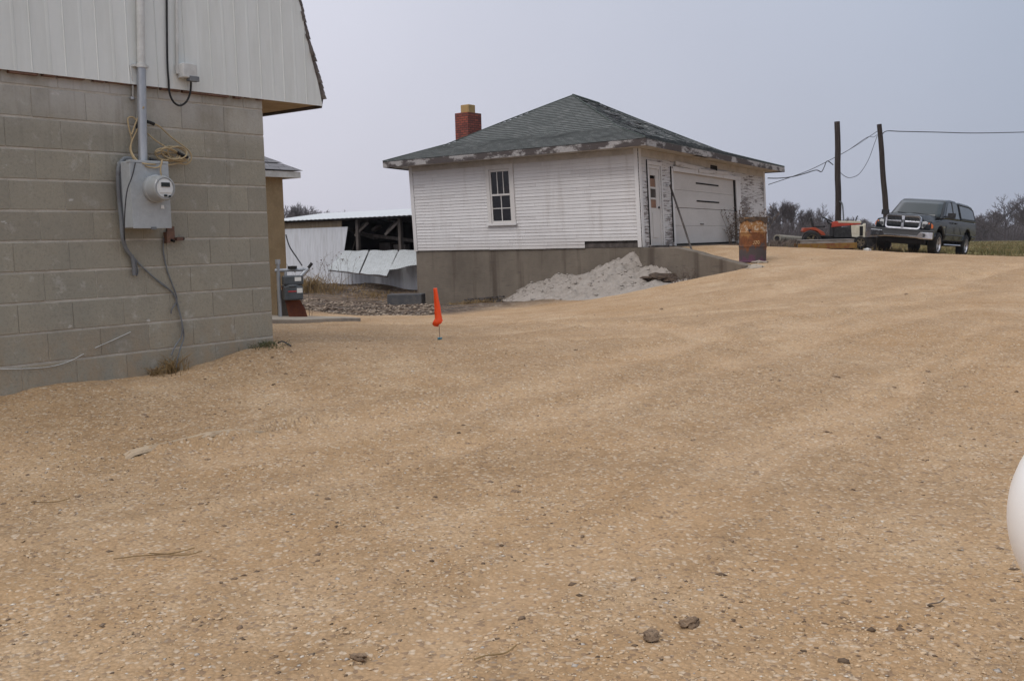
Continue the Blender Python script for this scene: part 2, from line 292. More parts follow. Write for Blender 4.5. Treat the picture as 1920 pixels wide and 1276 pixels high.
M['car'] = mat('charcoal_paint',(.006,.008,.010),.12,.0,.28,.0); M['chrome'] = worn('chrome',(.62,.63,.65),(.48,.48,.50),4,rough=.18,metal=1,bump=0); M['bumperb'] = mat('dark_bumper',(.055,.057,.06),.45); M['tyre'] = worn('tyre',(.014,.014,.014),(.035,.03,.025),6,rough=.85)
M['cglass'] = mat('car_glass',(.018,.026,.028),.05,0,.5,.15); M['lamp'] = mat('lamp_lens',(.45,.47,.47),.12,.2,.6,.5); M['amber'] = mat('amber_lens',(.55,.13,.03),.2,0,.5,.5); M['alloy'] = mat('alloy_rim',(.52,.52,.54),.3,.8)
M['tor'] = worn('faded_orange_paint',(.34,.06,.022),(.22,.04,.018),6,rough=.5); M['tcr'] = worn('cream_paint',(.56,.53,.43),(.46,.42,.32),6,rough=.5); M['tred'] = worn('red_stripe',(.40,.055,.03),(.30,.04,.025),8,rough=.6); M['yel'] = worn('ochre_boards',(.20,.115,.030),(.15,.05,.022),3.5,.48,.6,rough=.85)
M['ochre'] = worn('dirty_rim',(.16,.13,.08),(.10,.08,.06),9); M['bark'] = worn('grey_bark',(.085,.072,.075),(.06,.05,.052),5,rough=.95); M['twig'] = mat('twigs',(.085,.072,.074),.95)
M['log'] = worn('pale_log',(.25,.23,.185),(.17,.15,.12),3,stretch=(1,5,5)); M['straw'] = worn('dry_grass',(.27,.185,.085),(.17,.11,.05),2); M['weed'] = worn('dry_weed',(.13,.10,.085),(.19,.15,.11),3); M['moss'] = worn('green_moss',(.09,.10,.045),(.16,.14,.07),10)
M['fgrass'] = worn('field_grass',(.10,.095,.035),(.15,.115,.05),.6)
M['mirror_standin'] = mat('white_standin_paint',(.90,.90,.885),.3,0,.45)
M['bin'] = worn('dark_bin',(.025,.026,.03),(.05,.05,.05),6)
# gravel and ground
M['ground'] = mat('gravel_ground',(.4,.3,.18),.95,0,.15); g = G(M['ground']); o = g.obj()
ca = g.n('ShaderNodeAttribute',attribute_name='kind'); sx = g.n('ShaderNodeSeparateColor',{0:ca.outputs['Color']}); GR,CP,SO = sx.outputs[0],sx.outputs[1],sx.outputs[2]; RG = ca.outputs['Alpha']
n0 = g.noise(o,.35,5,.6); n1 = g.noise(o,1.7,6,.65); n2 = g.noise(o,9,5,.7); n3 = g.noise(o,60,3,.8)
vor = g.n('ShaderNodeTexVoronoi',{'Vector':o,'Scale':70.0}); vor2 = g.n('ShaderNodeTexVoronoi',{'Vector':o,'Scale':34.0})
stone = g.mix(vor.outputs['Color'],(.34,.22,.118),(.62,.45,.295)); sb = g.n('ShaderNodeSeparateColor',{0:vor.outputs['Color']})
fines = g.mix(g.mr(n1,.3,.7),(.345,.222,.120),(.455,.305,.176))
stony = g.mr(g.math('ADD',g.math('MULTIPLY',n1,.6),g.math('MULTIPLY',n2,.4)),.42,.58)
c = g.mix(g.math('MULTIPLY',stony,.60),fines,stone); pale = g.mr(g.noise(o,.9,6,.7),.50,.66); c = g.mix(g.math('MULTIPLY',pale,.55),c,g.mix(vor.outputs['Color'],(.46,.33,.20),(.74,.59,.42))); c = g.mix(g.mr(n0,.42,.62,0,.50),c,(.37,.22,.10)); c = g.mix(g.math('MULTIPLY',RG,.62),c,g.mix(vor2.outputs['Color'],(.215,.135,.072),(.44,.30,.175))); c = g.mix(g.math('MULTIPLY',g.math('MULTIPLY',CP,g.mr(n1,.3,.65,.35,1.0)),.40),c,(.50,.352,.218))
c = g.mix(g.mr(n2,.60,.74,0,.55),c,(.20,.13,.075)); n4 = g.noise(o,4.2,6,.75); c = g.mix(g.mr(n4,.52,.70,0,.42),c,(.27,.175,.095)); c = g.mix(g.mr(n4,.44,.30,0,.38),c,(.62,.47,.31)); c = g.mix(g.math('MULTIPLY',g.mr(sb.outputs[0],.86,.9),.5),c,(.62,.53,.42)); c = g.mix(g.math('MULTIPLY',g.mr(sb.outputs[1],.90,.93),.55),c,(.13,.09,.07))
c = g.mix(g.math('MULTIPLY',g.mr(vor.outputs['Distance'],.32,.6),.30),c,(.20,.135,.075))
grass = g.mix(g.mr(g.noise(g.obj((.5,1,1)),.5,5),.35,.65),(.125,.115,.040),(.20,.155,.062)); grass = g.mix(g.mr(n1,.45,.7,0,.5),grass,(.09,.085,.03))
soil = g.mix(g.mr(n1,.4,.62),(.055,.042,.035),(.15,.105,.07)); soil = g.mix(g.mr(g.noise(o,6,5,.8),.54,.62,0,.7),soil,(.34,.29,.24))
c = g.mix(SO,c,soil); c = g.mix(GR,c,grass); g.col(c)
h = g.math('ADD',g.math('MULTIPLY',vor.outputs['Distance'],-1.0),g.math('MULTIPLY',n2,1.2)); h2 = g.math('ADD',h,g.math('MULTIPLY',vor2.outputs['Distance'],-.6))
bs = g.mr(CP,0,1,.45,.2); g.nor(g.bump(h2,bs,.012,g.bump(n3,.4,.006)))
M['peb'] = mat('pebble',(.45,.34,.22),.9); g = G(M['peb']); a = g.n('ShaderNodeAttribute',attribute_name='tone').outputs['Color']; g.col(g.mix(g.mr(g.noise(g.obj(),90,3),.3,.7,0,.3),a,(.2,.14,.09)))
# ------------------------------------------------------------------ mesh builder
class MB:
    def __init__(s): s.v=[]; s.f=[]; s.m=[]; s.uv={}
    def add(s, vs, fs, mi=0, uvs=None):
        o = len(s.v); s.v += [tuple(p) for p in vs]
        for k,f in enumerate(fs):
            if uvs: s.uv[len(s.f)] = uvs[k]
            s.f.append(tuple(i+o for i in f)); s.m.append(mi)
    def box(s, x0,x1,y0,y1,z0,z1, mi=0, X=None):
        vs = [Vector((x,y,z)) for z in (z0,z1) for y in (y0,y1) for x in (x0,x1)]
        if X is not None: vs = [X @ p for p in vs]
        s.add(vs, [(0,2,3,1),(4,5,7,6),(0,1,5,4),(2,6,7,3),(0,4,6,2),(1,3,7,5)], mi)
    def bar(s, p, q, w, h, mi=0, up=(0,0,1)):
        p=Vector(p); q=Vector(q); d=(q-p).normalized(); u=Vector(up); a=d.cross(u)
        if a.length<1e-4: a=d.cross(Vector((1,0,0)))
        a.normalize(); b=a.cross(d); vs=[]
        for c in (p,q): vs += [c-a*w/2-b*h/2, c+a*w/2-b*h/2, c+a*w/2+b*h/2, c-a*w/2+b*h/2]
        s.add(vs,[(0,1,2,3)[::-1],(4,5,6,7),(0,1,5,4),(1,2,6,5),(2,3,7,6),(3,0,4,7)],mi)
    def tube(s, path, r, n=8, mi=0, cap=True):
        P=[Vector(p) for p in path]; k=len(P); rs = r if isinstance(r,(list,tuple)) else [r]*k
        vs=[]; fs=[]; ref=None
        for i,p in enumerate(P):
            d=(P[min(i+1,k-1)]-P[max(i-1,0)]).normalized()
            if ref is None:
                ref=d.cross(Vector((0,0,1))); ref = d.cross(Vector((1,0,0))) if ref.length<.1 else ref
            a=(ref-d*ref.dot(d)); a.normalize(); b=d.cross(a); ref=a
            for j in range(n): t=2*math.pi*j/n; vs.append(p+(a*math.cos(t)+b*math.sin(t))*rs[i])
        for i in range(k-1):
            for j in range(n): j2=(j+1)%n; fs.append((i*n+j,i*n+j2,(i+1)*n+j2,(i+1)*n+j))
        if cap: fs += [tuple(range(n))[::-1], tuple((k-1)*n+j for j in range(n))]
        s.add(vs,fs,mi)
    def lathe(s, prof, n=24, X=None, mi=0):
        X = X or Matrix(); vs=[]; fs=[]
        for r,z in prof:
            for j in range(n): t=2*math.pi*j/n; vs.append(X @ Vector((r*math.cos(t),r*math.sin(t),z)))
        k=len(prof)
        for i in range(k-1):
            for j in range(n): j2=(j+1)%n; fs.append((i*n+j,i*n+j2,(i+1)*n+j2,(i+1)*n+j))
        if prof[0][0]>1e-5: fs.append(tuple(range(n))[::-1])
        if prof[-1][0]>1e-5: fs.append(tuple((k-1)*n+j for j in range(n)))
        s.add(vs,fs,mi)
    def prism(s, poly, f0, f1, mi=0):     # poly: list of 2-tuples; f0/f1 map a 2-tuple to a 3-D point on either end
        n=len(poly); vs=[f0(p) for p in poly]+[f1(p) for p in poly]
        s.add(vs,[tuple(range(n))[::-1],tuple(range(n,2*n))]+[(i,(i+1)%n,n+(i+1)%n,n+i) for i in range(n)],mi)
    def warp(s, fn): s.v=[tuple(fn(Vector(p))) for p in s.v]; return s
    def build(s, name, mats, parent=None, bevel=0, seg=2, smooth=False, tone=None, recalc=True, loc=None):
        me=bpy.data.meshes.new(name); me.from_pydata(s.v,[],s.f)
        mats = mats if isinstance(mats,list) else [mats]
        for m in mats: me.materials.append(m)
        me.polygons.foreach_set('material_index', s.m)
        if s.uv:
            ul=me.uv_layers.new(name='UVMap')
            for pi,u in s.uv.items():
                for li,c in zip(me.polygons[pi].loop_indices,u): ul.data[li].uv=c
        if tone is not None:
            at=me.attributes.new('tone' if not isinstance(tone,tuple) else tone[0],'FLOAT','POINT'); at.data.foreach_set('value', tone if not isinstance(tone,tuple) else tone[1])
        if recalc:
            bm=bmesh.new(); bm.from_mesh(me); bmesh.ops.recalc_face_normals(bm,faces=bm.faces); bm.to_mesh(me); bm.free()
        o=bpy.data.objects.new(name,me); COL.objects.link(o)
        if parent: o.parent=parent
        if loc is not None: o.location=loc
        if smooth: me.polygons.foreach_set('use_smooth',[True]*len(me.polygons)); me.set_sharp_from_angle(angle=R(40))
        if bevel:
            b=o.modifiers.new('bevel','BEVEL'); b.width=bevel; b.segments=seg; b.limit_method='ANGLE'; b.angle_limit=R(35)
            if seg>1: me.polygons.foreach_set('use_smooth',[True]*len(me.polygons)); b.harden_normals=True
        return o
def thing(name, label, cat, loc=(0,0,0), rz=0, group=None, rot=None):
    o=bpy.data.objects.new(name,None); COL.objects.link(o); o.location=loc; o.rotation_euler=rot or (0,0,rz); o.empty_display_size=.2
    return tag(o,label,cat,group)
def tag(o, label=None, cat=None, group=None, kind=None):
    if label: o['label']=label
    if cat: o['category']=cat
    if group: o['group']=group
    if kind: o['kind']=kind
    return o
def copy_tree(o, parent=None):
    c=o.copy(); COL.objects.link(c)
    if parent: c.parent=parent
    for ch in list(o.children): copy_tree(ch,c)
    return c
def spline(P, n=6):
    P=[Vector(p) for p in P]; out=[P[0]]
    for i in range(len(P)-1):
        a,b,c,d=P[max(i-1,0)],P[i],P[i+1],P[min(i+2,len(P)-1)]
        for k in range(1,n+1):
            t=k/n; out.append(.5*((2*b)+(c-a)*t+(2*a-5*b+4*c-d)*t*t+(-a+3*b-3*c+d)*t**3))
    return out
# ------------------------------------------------------------------ ground sheet
def make_ground():
    rows=np.concatenate([np.linspace(-14,-1,10), np.exp(np.linspace(math.log(3.6),math.log(48),600))-3.0, np.exp(np.linspace(math.log(49),math.log(903),70))-3.0])
    a=np.concatenate([np.linspace(-3.2,-.70,40)[:-1], np.linspace(-.70,.62,440), np.linspace(.62,3.2,40)[1:]])
    Yg,Ag=np.meshgrid(rows,a,indexing='ij'); Xg=Ag*(np.maximum(Yg,0)*.88+3.2)
    x=Xg.ravel(); y=Yg.ravel(); z,g,comp,ridge=ground_full(x,y)
    nr,nc=Yg.shape; idx=np.arange(nr*nc).reshape(nr,nc)
    q=np.stack([idx[:-1,:-1],idx[:-1,1:],idx[1:,1:],idx[1:,:-1]],-1).reshape(-1,4)
    me=bpy.data.meshes.new('ground'); me.vertices.add(len(x)); me.vertices.foreach_set('co',np.stack([x,y,z],1).ravel())
    me.loops.add(q.size); me.loops.foreach_set('vertex_index',q.ravel()); me.polygons.add(len(q)); me.polygons.foreach_set('loop_start',np.arange(0,q.size,4)); me.polygons.foreach_set('use_smooth',np.ones(len(q),bool)); me.update()
    n=fbm(x*.6,y*.6,3,71)
    soil=(1-g)*np.clip(sstep(48,38,y+n*6)*sstep(12,8,x)+sstep(43.5,38.2,y+n*3)*sstep(5,8,x),0,1)
    grass=np.clip((1-g)-soil,0,1)
    col=np.stack([grass,comp*g,soil,ridge*g],1)
    at_=me.color_attributes.new('kind','FLOAT_COLOR','POINT'); at_.data.foreach_set('color',col.ravel())
    global GBVH
    from mathutils.bvhtree import BVHTree
    GBVH=BVHTree.FromPolygons(np.stack([x,y,z],1).tolist(),q.tolist())
    me.materials.append(M['ground']); o=bpy.data.objects.new('ground',me); COL.objects.link(o); o['kind']='structure'; o['label']='tan gravel yard with tyre tracks running into grass field'
make_ground()
def stones(name, n, ysamp, xr, rad, colf, label, seed, lift=.25, kindfilter=True):
    r=np.random.default_rng(seed); y=ysamp(r,n); x=r.uniform(xr[0],xr[1],n)*(y*.88+.8)
    dens=fbm(x*.8,y*.8,3,91)+.6*fbm(x*3,y*3,2,95); keep=dens+r.uniform(-.35,.35,n)>-.05
    s_=(x+1.94)*DU.x+(y-8.2)*DU.y; a_=(x+1.94)*DV.x+(y-8.2)*DV.y; keep&=~((s_>-.03)&(a_<.05))
    if kindfilter: keep&=gravel_mask(x,y)>.6
    x=x[keep]; y=y[keep]; z,_,cp,rg=ground_full(x,y); kp=r.uniform(0,1,len(x))>np.clip(cp*.9,0,.9)*kindfilter; x=x[kp]; y=y[kp]; z=z[kp]; n=len(x)
    rr=rad(r,n); ph=r.uniform(0,6.28,n); base=np.array([(1,0,0),(.2,1,0),(-1,.15,0),(-.1,-1,0),(.1,.1,1),(0,0,-1)],float)
    V=np.repeat(base[None],n,0)*r.uniform(.6,1.25,(n,6,1)); V[...,2]*=(.30 if name=='loose_gravel' else .45); c=np.cos(ph)[:,None]; s=np.sin(ph)[:,None]
    X=(V[...,0]*c-V[...,1]*s)*rr[:,None]; Y=(V[...,0]*s+V[...,1]*c)*rr[:,None]; Z=V[...,2]*rr[:,None]+ (r.uniform(-.35,.35,n))[:,None]*V[...,0]*rr[:,None]
    co=np.stack([X+x[:,None],Y+y[:,None],Z+z[:,None]+rr[:,None]*lift],-1).reshape(-1,3)
    F=np.array([(0,1,4),(1,2,4),(2,3,4),(3,0,4),(1,0,5),(2,1,5),(3,2,5),(0,3,5)]); q=(F[None]+(np.arange(n)*6)[:,None,None]).reshape(-1,3)
    me=bpy.data.meshes.new(name); me.vertices.add(n*6); me.vertices.foreach_set('co',co.ravel()); me.loops.add(q.size); me.loops.foreach_set('vertex_index',q.ravel()); me.polygons.add(len(q)); me.polygons.foreach_set('loop_start',np.arange(0,q.size,3)); me.update()
    cc=colf(r,n); cc=np.repeat(np.hstack([cc,np.ones((n,1))])[:,None],6,1).reshape(-1,4); at_=me.color_attributes.new('tone','FLOAT_COLOR','POINT'); at_.data.foreach_set('color',cc.ravel())
    me.materials.append(M['peb']); o=bpy.data.objects.new(name,me); COL.objects.link(o); tag(o,label,'gravel',kind='stuff')
def pcol(r,n):
    t=r.uniform(0,1,(n,1)); c=np.array([.44,.30,.17])*(1-t)+np.array([.66,.50,.33])*t; k=r.uniform(0,1,n)
    c[k<.07]=np.array([.46,.42,.37]); c[k<.04]=np.array([.68,.62,.53]); c[k>.985]=np.array([.19,.14,.10]); return c
stones('loose_gravel',44000,lambda r,n: np.exp(r.uniform(math.log(2.3),math.log(13),n)),(-.56,.56),lambda r,n: np.clip(r.lognormal(math.log(.0050),.42,n),.0028,.014),pcol,'loose tan crushed stone scattered over the gravel yard',3,.02)
stones('leaf_litter',5200,lambda r,n: np.exp(r.uniform(math.log(2.6),math.log(26),n)),(-.5,.56),lambda r,n: np.clip(r.lognormal(math.log(.0055),.55,n),.0025,.022)*1.0,lambda r,n: np.array([.13,.09,.06])*r.uniform(.5,1.7,(n,1)),'dark flecks of leaf litter and grit strewn on the gravel',8,.02)
stones('stone_rubble',3600,lambda r,n: r.uniform(22.5,29.5,n),(-.30,-.08),lambda r,n: np.clip(r.lognormal(math.log(.034),.45,n),.012,.09),lambda r,n: np.where(r.uniform(0,1,(n,1))<.55,np.array([[.33,.265,.205]]),np.array([[.085,.06,.045]]))*r.uniform(.7,1.2,(n,1)),'pale rubble and dark litter before the collapsed tin shed',5,.2,False)
def field_grass(n,seed):
    r=np.random.default_rng(seed); y=np.exp(r.uniform(math.log(36),math.log(110),n)); x=r.uniform(.14,.62,n)*y; g=gravel_mask(x,y); k=(g<.5)&(fbm(x*.25,y*.25,3,55)+r.uniform(-.5,.5,n)>-.25); x=x[k];y=y[k]; n=len(x); z=ground_full(x,y)[0]
    h=r.uniform(.06,.20,n)*(1+1.2*np.clip(fbm(x*.3,y*.3,2,57),0,1)); wd=.018*y/40+.012; a=r.uniform(0,3.14,n); lx=r.normal(0,.5,n)*h
    P=np.stack([np.stack([x-wd*np.cos(a),y-wd*np.sin(a),z-.01],1),np.stack([x+wd*np.cos(a),y+wd*np.sin(a),z-.01],1),np.stack([x+lx,y+r.normal(0,.3,n)*h,z+h],1)],1).reshape(-1,3)
    me=bpy.data.meshes.new('field_grass'); me.vertices.add(3*n); me.vertices.foreach_set('co',P.ravel()); me.loops.add(3*n); me.loops.foreach_set('vertex_index',np.arange(3*n)); me.polygons.add(n); me.polygons.foreach_set('loop_start',np.arange(0,3*n,3)); me.update()
    t=np.clip(fbm(x*.2,y*.5,3,59)+.5+r.uniform(-.25,.25,n),0,1)[:,None]; c=np.array([.075,.085,.024])*(1-t)+np.array([.21,.155,.07])*t; c=np.repeat(np.hstack([c,np.ones((n,1))])[:,None],3,1).reshape(-1,4); at_=me.color_attributes.new('tone','FLOAT_COLOR','POINT'); at_.data.foreach_set('color',c.ravel())
    me.materials.append(M['peb']); o=bpy.data.objects.new('field_grass',me); COL.objects.link(o); tag(o,'short green and straw coloured grass of the far field','grass',kind='stuff')
field_grass(42000,4)
# ------------------------------------------------------------------ block barn on the left
BZ = at(518,630,8.2).z                       # a mortar joint near the foot of the corner
BF = Frame((-1.94,8.2,BZ))
barn = thing('block_barn','grey concrete block barn with white sheet metal gable and meter box','barn',BF.loc,TH)
CH=.2003; BL=.375; blk=MB(); tone=[]; mor=MB()
z_top = BF.hit(500,186,1,0).z
mor.box(-9,-.002,.0005,.2,-.9,z_top+.1,0); mor.box(-.2,-.001,.2,9,-.9,z_top+.1,0)
for r_ in range(-4,11):
    z0=r_*CH; x=0.0 ; first=BL/2 if r_%2 else BL; Ls=first
    while x>-9:
        xa=x-Ls+.0012; dj=random.uniform(-.0015,.0015); zt=min(z0+CH-.0085+random.uniform(-.001,.001),z_top+.08)
        nv=len(blk.v); blk.box(xa,x-.0012 if x<0 else 0,-.004+dj,.19,z0+.005,zt,0); t=random.uniform(0,.35) if random.random()<.5 else 0; tone+=[t]*(len(blk.v)-nv)
        x-=Ls; Ls=BL
mor.build('mortar_core',M['mortar'],barn); o=blk.build('block_wall',M['blk'],barn,bevel=.0035,seg=1,tone=tone)
# gable: ribbed sheet metal
y0=-.045; zb=BF.hit(300,164,1,y0).z
e1=BF.hit(604,184,1,y0); e2=BF.hit(580,95,1,y0); e3=BF.hit(561,0,1,y0)
def gtop(x):
    if x<=e3.x-.05: return 3.6
    pts=[(e1.x,zb),(e1.x-.012,e1.z+.02),(e2.x,e2.z),(e3.x,e3.z),(e3.x-.06,3.6)]
    for (xa,za),(xb,zc) in zip(pts[:-1],pts[1:]):
        if xb<=x<=xa: return za+(zc-za)*(x-xa)/(xb-xa+1e-9)
    return zb
xs=[]; x=-9.0
while x<e1.x: xs+= [(x,0),(x+.105,0.0),(x+.112,-.0018),(x+.124,-.0018),(x+.131,0),(x+.222,-.0005),(x+.2245,-.0055)]; x+=.23
xs=[p for p in xs if p[0]<e1.x]+[(e1.x,0)]
for q in (e2.x,e3.x,e3.x-.05,e3.x-.06): xs.append((q,0))
xs=sorted(xs); gs=MB(); vs=[];fs=[]
for x,dy in xs: vs+= [(x,y0+dy,zb+.0*x),(x,y0+dy,max(zb+.001,gtop(x)))]
for i in range(len(xs)-1): fs.append((2*i,2*i+2,2*i+3,2*i+1))
gs.add(vs,fs); o=gs.build('gable_siding',M['wsid'],barn,recalc=False); sm=o.modifiers.new('sheet','SOLIDIFY'); sm.thickness=.004; sm.offset=0
dg=MB(); x=-8.9
while x<.0:
    l_=random.uniform(.03,.22); dg.box(x,min(x+l_,-.01),y0+.004,-.005,zb-random.uniform(.003,.016),zb+.018); x+=l_+random.uniform(.0,.08)
dg.build('rusty_drip_edge',M['copper'],barn)
sf=MB(); sf.box(0.002,e1.x-.004,y0+.006,9,zb+.012,zb+.03); sf.box(-9,0.0,y0+.006,-.006,zb+.02,zb+.035)
sf.build('soffit',M['soff'],barn)
rf=MB(); pr=[(e1.x+.045,e1.z-.005),(e2.x+.03,e2.z),(e3.x+.02,e3.z),(e3.x-.05,3.6)]
for k,((xa,za),(xb,zc)) in enumerate(zip(pr[:-1],pr[1:])):
    n=9
    for i in range(n):
        t0=i/n; t1=(i+1)/n-.01; j=random.uniform(-.006,.006); th=.022+random.uniform(-.006,.008)
        A=Vector((xa+(xb-xa)*t0+j,0,za+(zc-za)*t0)); B=Vector((xa+(xb-xa)*t1+j-.006,0,za+(zc-za)*t1)); yf=y0-.02+random.uniform(-.012,.012)
        rf.add([(A.x-th,yf,A.z),(A.x,yf,A.z),(B.x,yf,B.z),(B.x-th,yf,B.z),(A.x-th,9.3,A.z),(A.x,9.3,A.z),(B.x,9.3,B.z),(B.x-th,9.3,B.z)],[(0,1,2,3),(4,7,6,5),(0,4,5,1),(1,5,6,2),(2,6,7,3),(3,7,4,0)])
rf.build('roof_shingle_edge',M['dshing'],barn)
rk=MB(); rk.prism([(e1.x+.002,zb+.002),(e1.x+.02,zb-.012),(e1.x+.04,e1.z),(e1.x+.0,e1.z+.13)],lambda p:Vector((p[0],y0+.03,p[1])),lambda p:Vector((p[0],9,p[1])))
rk.build('eave_board',M['dwood'],barn)
st=MB()
for seg in ([(0,692),(80,689),(125,679),(157,663)],[(178,652),(210,638),(245,622)]):
    P=[BF.hit(px,py,1,-.009) for px,py in seg]; st.tube(spline(P,5),.0026,6)
st.build('paint_streak',M['wpaint'],barn)
# --- service mast, meter and cables on the barn wall
def wp(px,py,off): return BF.hit(px,py,1,-off)
def wall_thing(name,label,cat,px,py,off,group=None): 
    p=wp(px,py,off); return thing(name,label,cat,BF.M@p,TH,group), p
T,p=wall_thing('electric_meter','grey metal box with round electric meter on the block wall','electric meter',283,427,.0)
q=lambda px,py,off: wp(px,py,off)-p
bw=(q(247,380,.17).x,q(318,380,.17).x); zt=q(283,303,.17).z; zbm=q(283,427,.17).z; D=-.17
b=MB(); b.box(bw[0],bw[1],D,-.008,zbm,zt); b.build('box',M['boxgrey'],T,bevel=.008)
b=MB(); b.box(bw[0]-.004,bw[1]+.004,D-.008,D+.03,zt-.012,zt+.006); b.box(bw[0]-.003,bw[1]+.003,D-.006,D-.002,zbm-.004,zt-.014); b.build('cover_panel',M['boxgrey'],T,bevel=.003)
mc=q(292,354,.19); X=Matrix.Translation((mc.x,D-.005,mc.z))@Matrix.Rotation(R(90),4,'X')
b=MB(); b.lathe([(.098,0),(.098,.03),(.092,.034),(.088,.05),(.088,.115),(.080,.128),(.072,.13),(.070,.124)],40,X); dial=b.build('meter_dial',M['mglass'],T,smooth=True)
b=MB(); b.box(mc.x-.045,mc.x+.05,D-.1365,D-.12,mc.z-.032,mc.z+.045); b.lathe([(.064,.124),(.064,.126)],32,X); b.build('dial_face',M['mface'],dial)
b=MB(); b.box(mc.x-.032,mc.x+.036,D-.1405,D-.134,mc.z+.008,mc.z+.038); b.build('lcd_screen',M['lcd'],dial)
b=MB(); b.box(mc.x-.012,mc.x+.012,D-.139,D-.134,mc.z-.06,mc.z-.045); b.box(mc.x+.025,mc.x+.04,D-.139,D-.125,mc.z-.062,mc.z-.05); b.build('seal_button',M['lcd'],dial)
b=MB(); sx_=q(306,384,.19); b.prism([(-.009,0),(.011,-.002),(.014,-.028),(-.014,-.026)],lambda c:Vector((sx_.x+c[0],D-.012,sx_.z+c[1])),lambda c:Vector((sx_.x+c[0],D-.008,sx_.z+c[1]))); b.build('meter_seal_tag',M['tag'],T)
b=MB(); hx=q(287,427,.17); b.box(hx.x-.02,hx.x+.02,D-.012,D+.0,zbm-.012,zbm+.006); b.build('hasp',M['gcable'],T)
T,p=wall_thing('conduit_mast','vertical service conduit above the meter, painted white on top and bare grey below','conduit',266,300,.07)
b=MB(); b.tube([wp(268,303,.075)-p,wp(266,190,.075)-p,wp(265,126,.075)-p],.031,18); b.build('lower_pipe',M['galv'],T,smooth=True)
b=MB(); b.tube([wp(265,126,.075)-p,wp(263,0,.075)-p,wp(262,-160,.075)-p],.0275,18); b.build('upper_pipe',M['wpaint'],T,smooth=True)
b=MB(); c0=wp(265,124,.075)-p; b.tube([c0-Vector((0,0,.012)),c0+Vector((0,0,.012))],.037,18); b.box(c0.x-.058,c0.x+.058,c0.y-.005,c0.y+.035,c0.z-.008,c0.z+.008); b.build('clamp',M['wpaint'],T)
T,p=wall_thing('wall_hook','thin white bracket rod with small knob hanging beside the conduit mast','bracket',248,150,.05)
b=MB(); b.tube(spline([wp(244,122,.05)-p,wp(247,142,.05)-p,wp(249,165,.03)-p,wp(249,183,.015)-p]),.006,8); b.build('rod',M['wpaint'],T)
b=MB(); c0=wp(248,184,.02)-p; b.lathe([(.006,-.012),(.016,-.008),(.016,.006),(.006,.01)],12,Matrix.Translation(c0)); b.build('knob',M['galv'],T)
T,p=wall_thing('phone_box','small white utility box on the gable siding with a black cable beneath','utility box',357,135,.045)
b=MB(); a0=wp(343,117,.13)-p; a1=wp(371,148,.13)-p; b.box(a0.x,a1.x,a0.y,-.002,a1.z,a0.z); b.build('case',M['wpaint'],T,bevel=.008)
b=MB(); b.box(a0.x+.05,a1.x+.01,a0.y-.004,a0.y+.04,a1.z-.02,a1.z+.015); b.build('latch',M['gcable'],T)
T=MB(); T.tube([wp(331,-60,.065),wp(332,60,.065),wp(333,122,.065),wp(333,136,.065)],.011,10); T.tube([wp(333,122,.065),wp(334,139,.065)],.018,10); o=T.build('cable_conduit',M['wpaint'],loc=BF.loc); o.rotation_euler=(0,0,TH); tag(o,'thin white conduit running down the gable siding to beside the small utility box','conduit')
def cable(name,label,pts,r,m,cat='cable',n=7,group=None):
    b=MB(); 
    for P in (pts if isinstance(pts[0],list) else [pts]): b.tube(spline([wp(*c) for c in P],6),r,n)
    o=b.build(name,M[m],smooth=True,loc=BF.loc); o.rotation_euler=(0,0,TH); tag(o,label,cat,group); return o
cable('drop_cable','black cable dropping down the white siding and looping up into the utility box',[(312,-60,.06),(313,60,.06),(314,120,.06),(316,150,.06),(318,175,.06),(326,192,.06),(338,198,.06),(350,190,.06),(357,172,.07),(358,152,.08)],.0075,'black')
cable('flexible_conduit','grey flexible conduit curving off the meter box top and down beside it',[(246,298,.06),(234,297,.05),(224,308,.05),(221,330,.05),(223,370,.05),(227,410,.05),(230,445,.05),(237,468,.04),(247,482,.03),(251,500,.03),(252,516,.03)],.014,'gcable',n=10)
cable('meter_lead','thin dark wire hanging over the front of the meter box',[(254,305,.185),(248,330,.19),(239,355,.19),(235,385,.19),(233,430,.14),(234,450,.06)],.0045,'dcable')
cable('ground_cable','dark twisted cables running from under the meter down to the ground',[[(234,452,.03),(243,475,.025),(258,492,.02),(285,517,.02),(312,538,.02),(328,556,.02),(337,585,.02),(343,615,.02),(344,635,.03),(336,660,.05),(330,690,.06)],
   [(248,480,.02),(270,503,.018),(300,530,.02),(325,550,.02),(333,575,.02),(341,605,.03),(340,630,.03),(330,646,.05),(321,665,.06)],
   [(307,446,.02),(306,470,.015),(313,505,.015),(322,530,.015),(330,552,.018),(331,565,.02),(322,580,.03),(321,588,.03)],[(249,478,.02),(258,505,.02),(256,517,.02)],[(247,478,.02),(251,505,.02),(249,517,.02)]],.0052,'gcable')
B=[]; cx,cy=330,283
for k in range(7):
    a=random.uniform(0,6.28); rx_=random.uniform(13,27); ry=random.uniform(6,13); ox=random.uniform(-26,10); oy=random.uniform(-10,14); tl=random.uniform(-.1,.5)
    L=[]
    for i in range(11):
        t=a+i*.63*1.05; X_=rx_*math.cos(t); Y_=ry*math.sin(t); L.append((cx+ox+X_*math.cos(tl)-Y_*math.sin(tl), cy+oy+X_*math.sin(tl)*.8+Y_, .05+.02*k/3+.015*math.sin(t*2)))
    B.append(L)
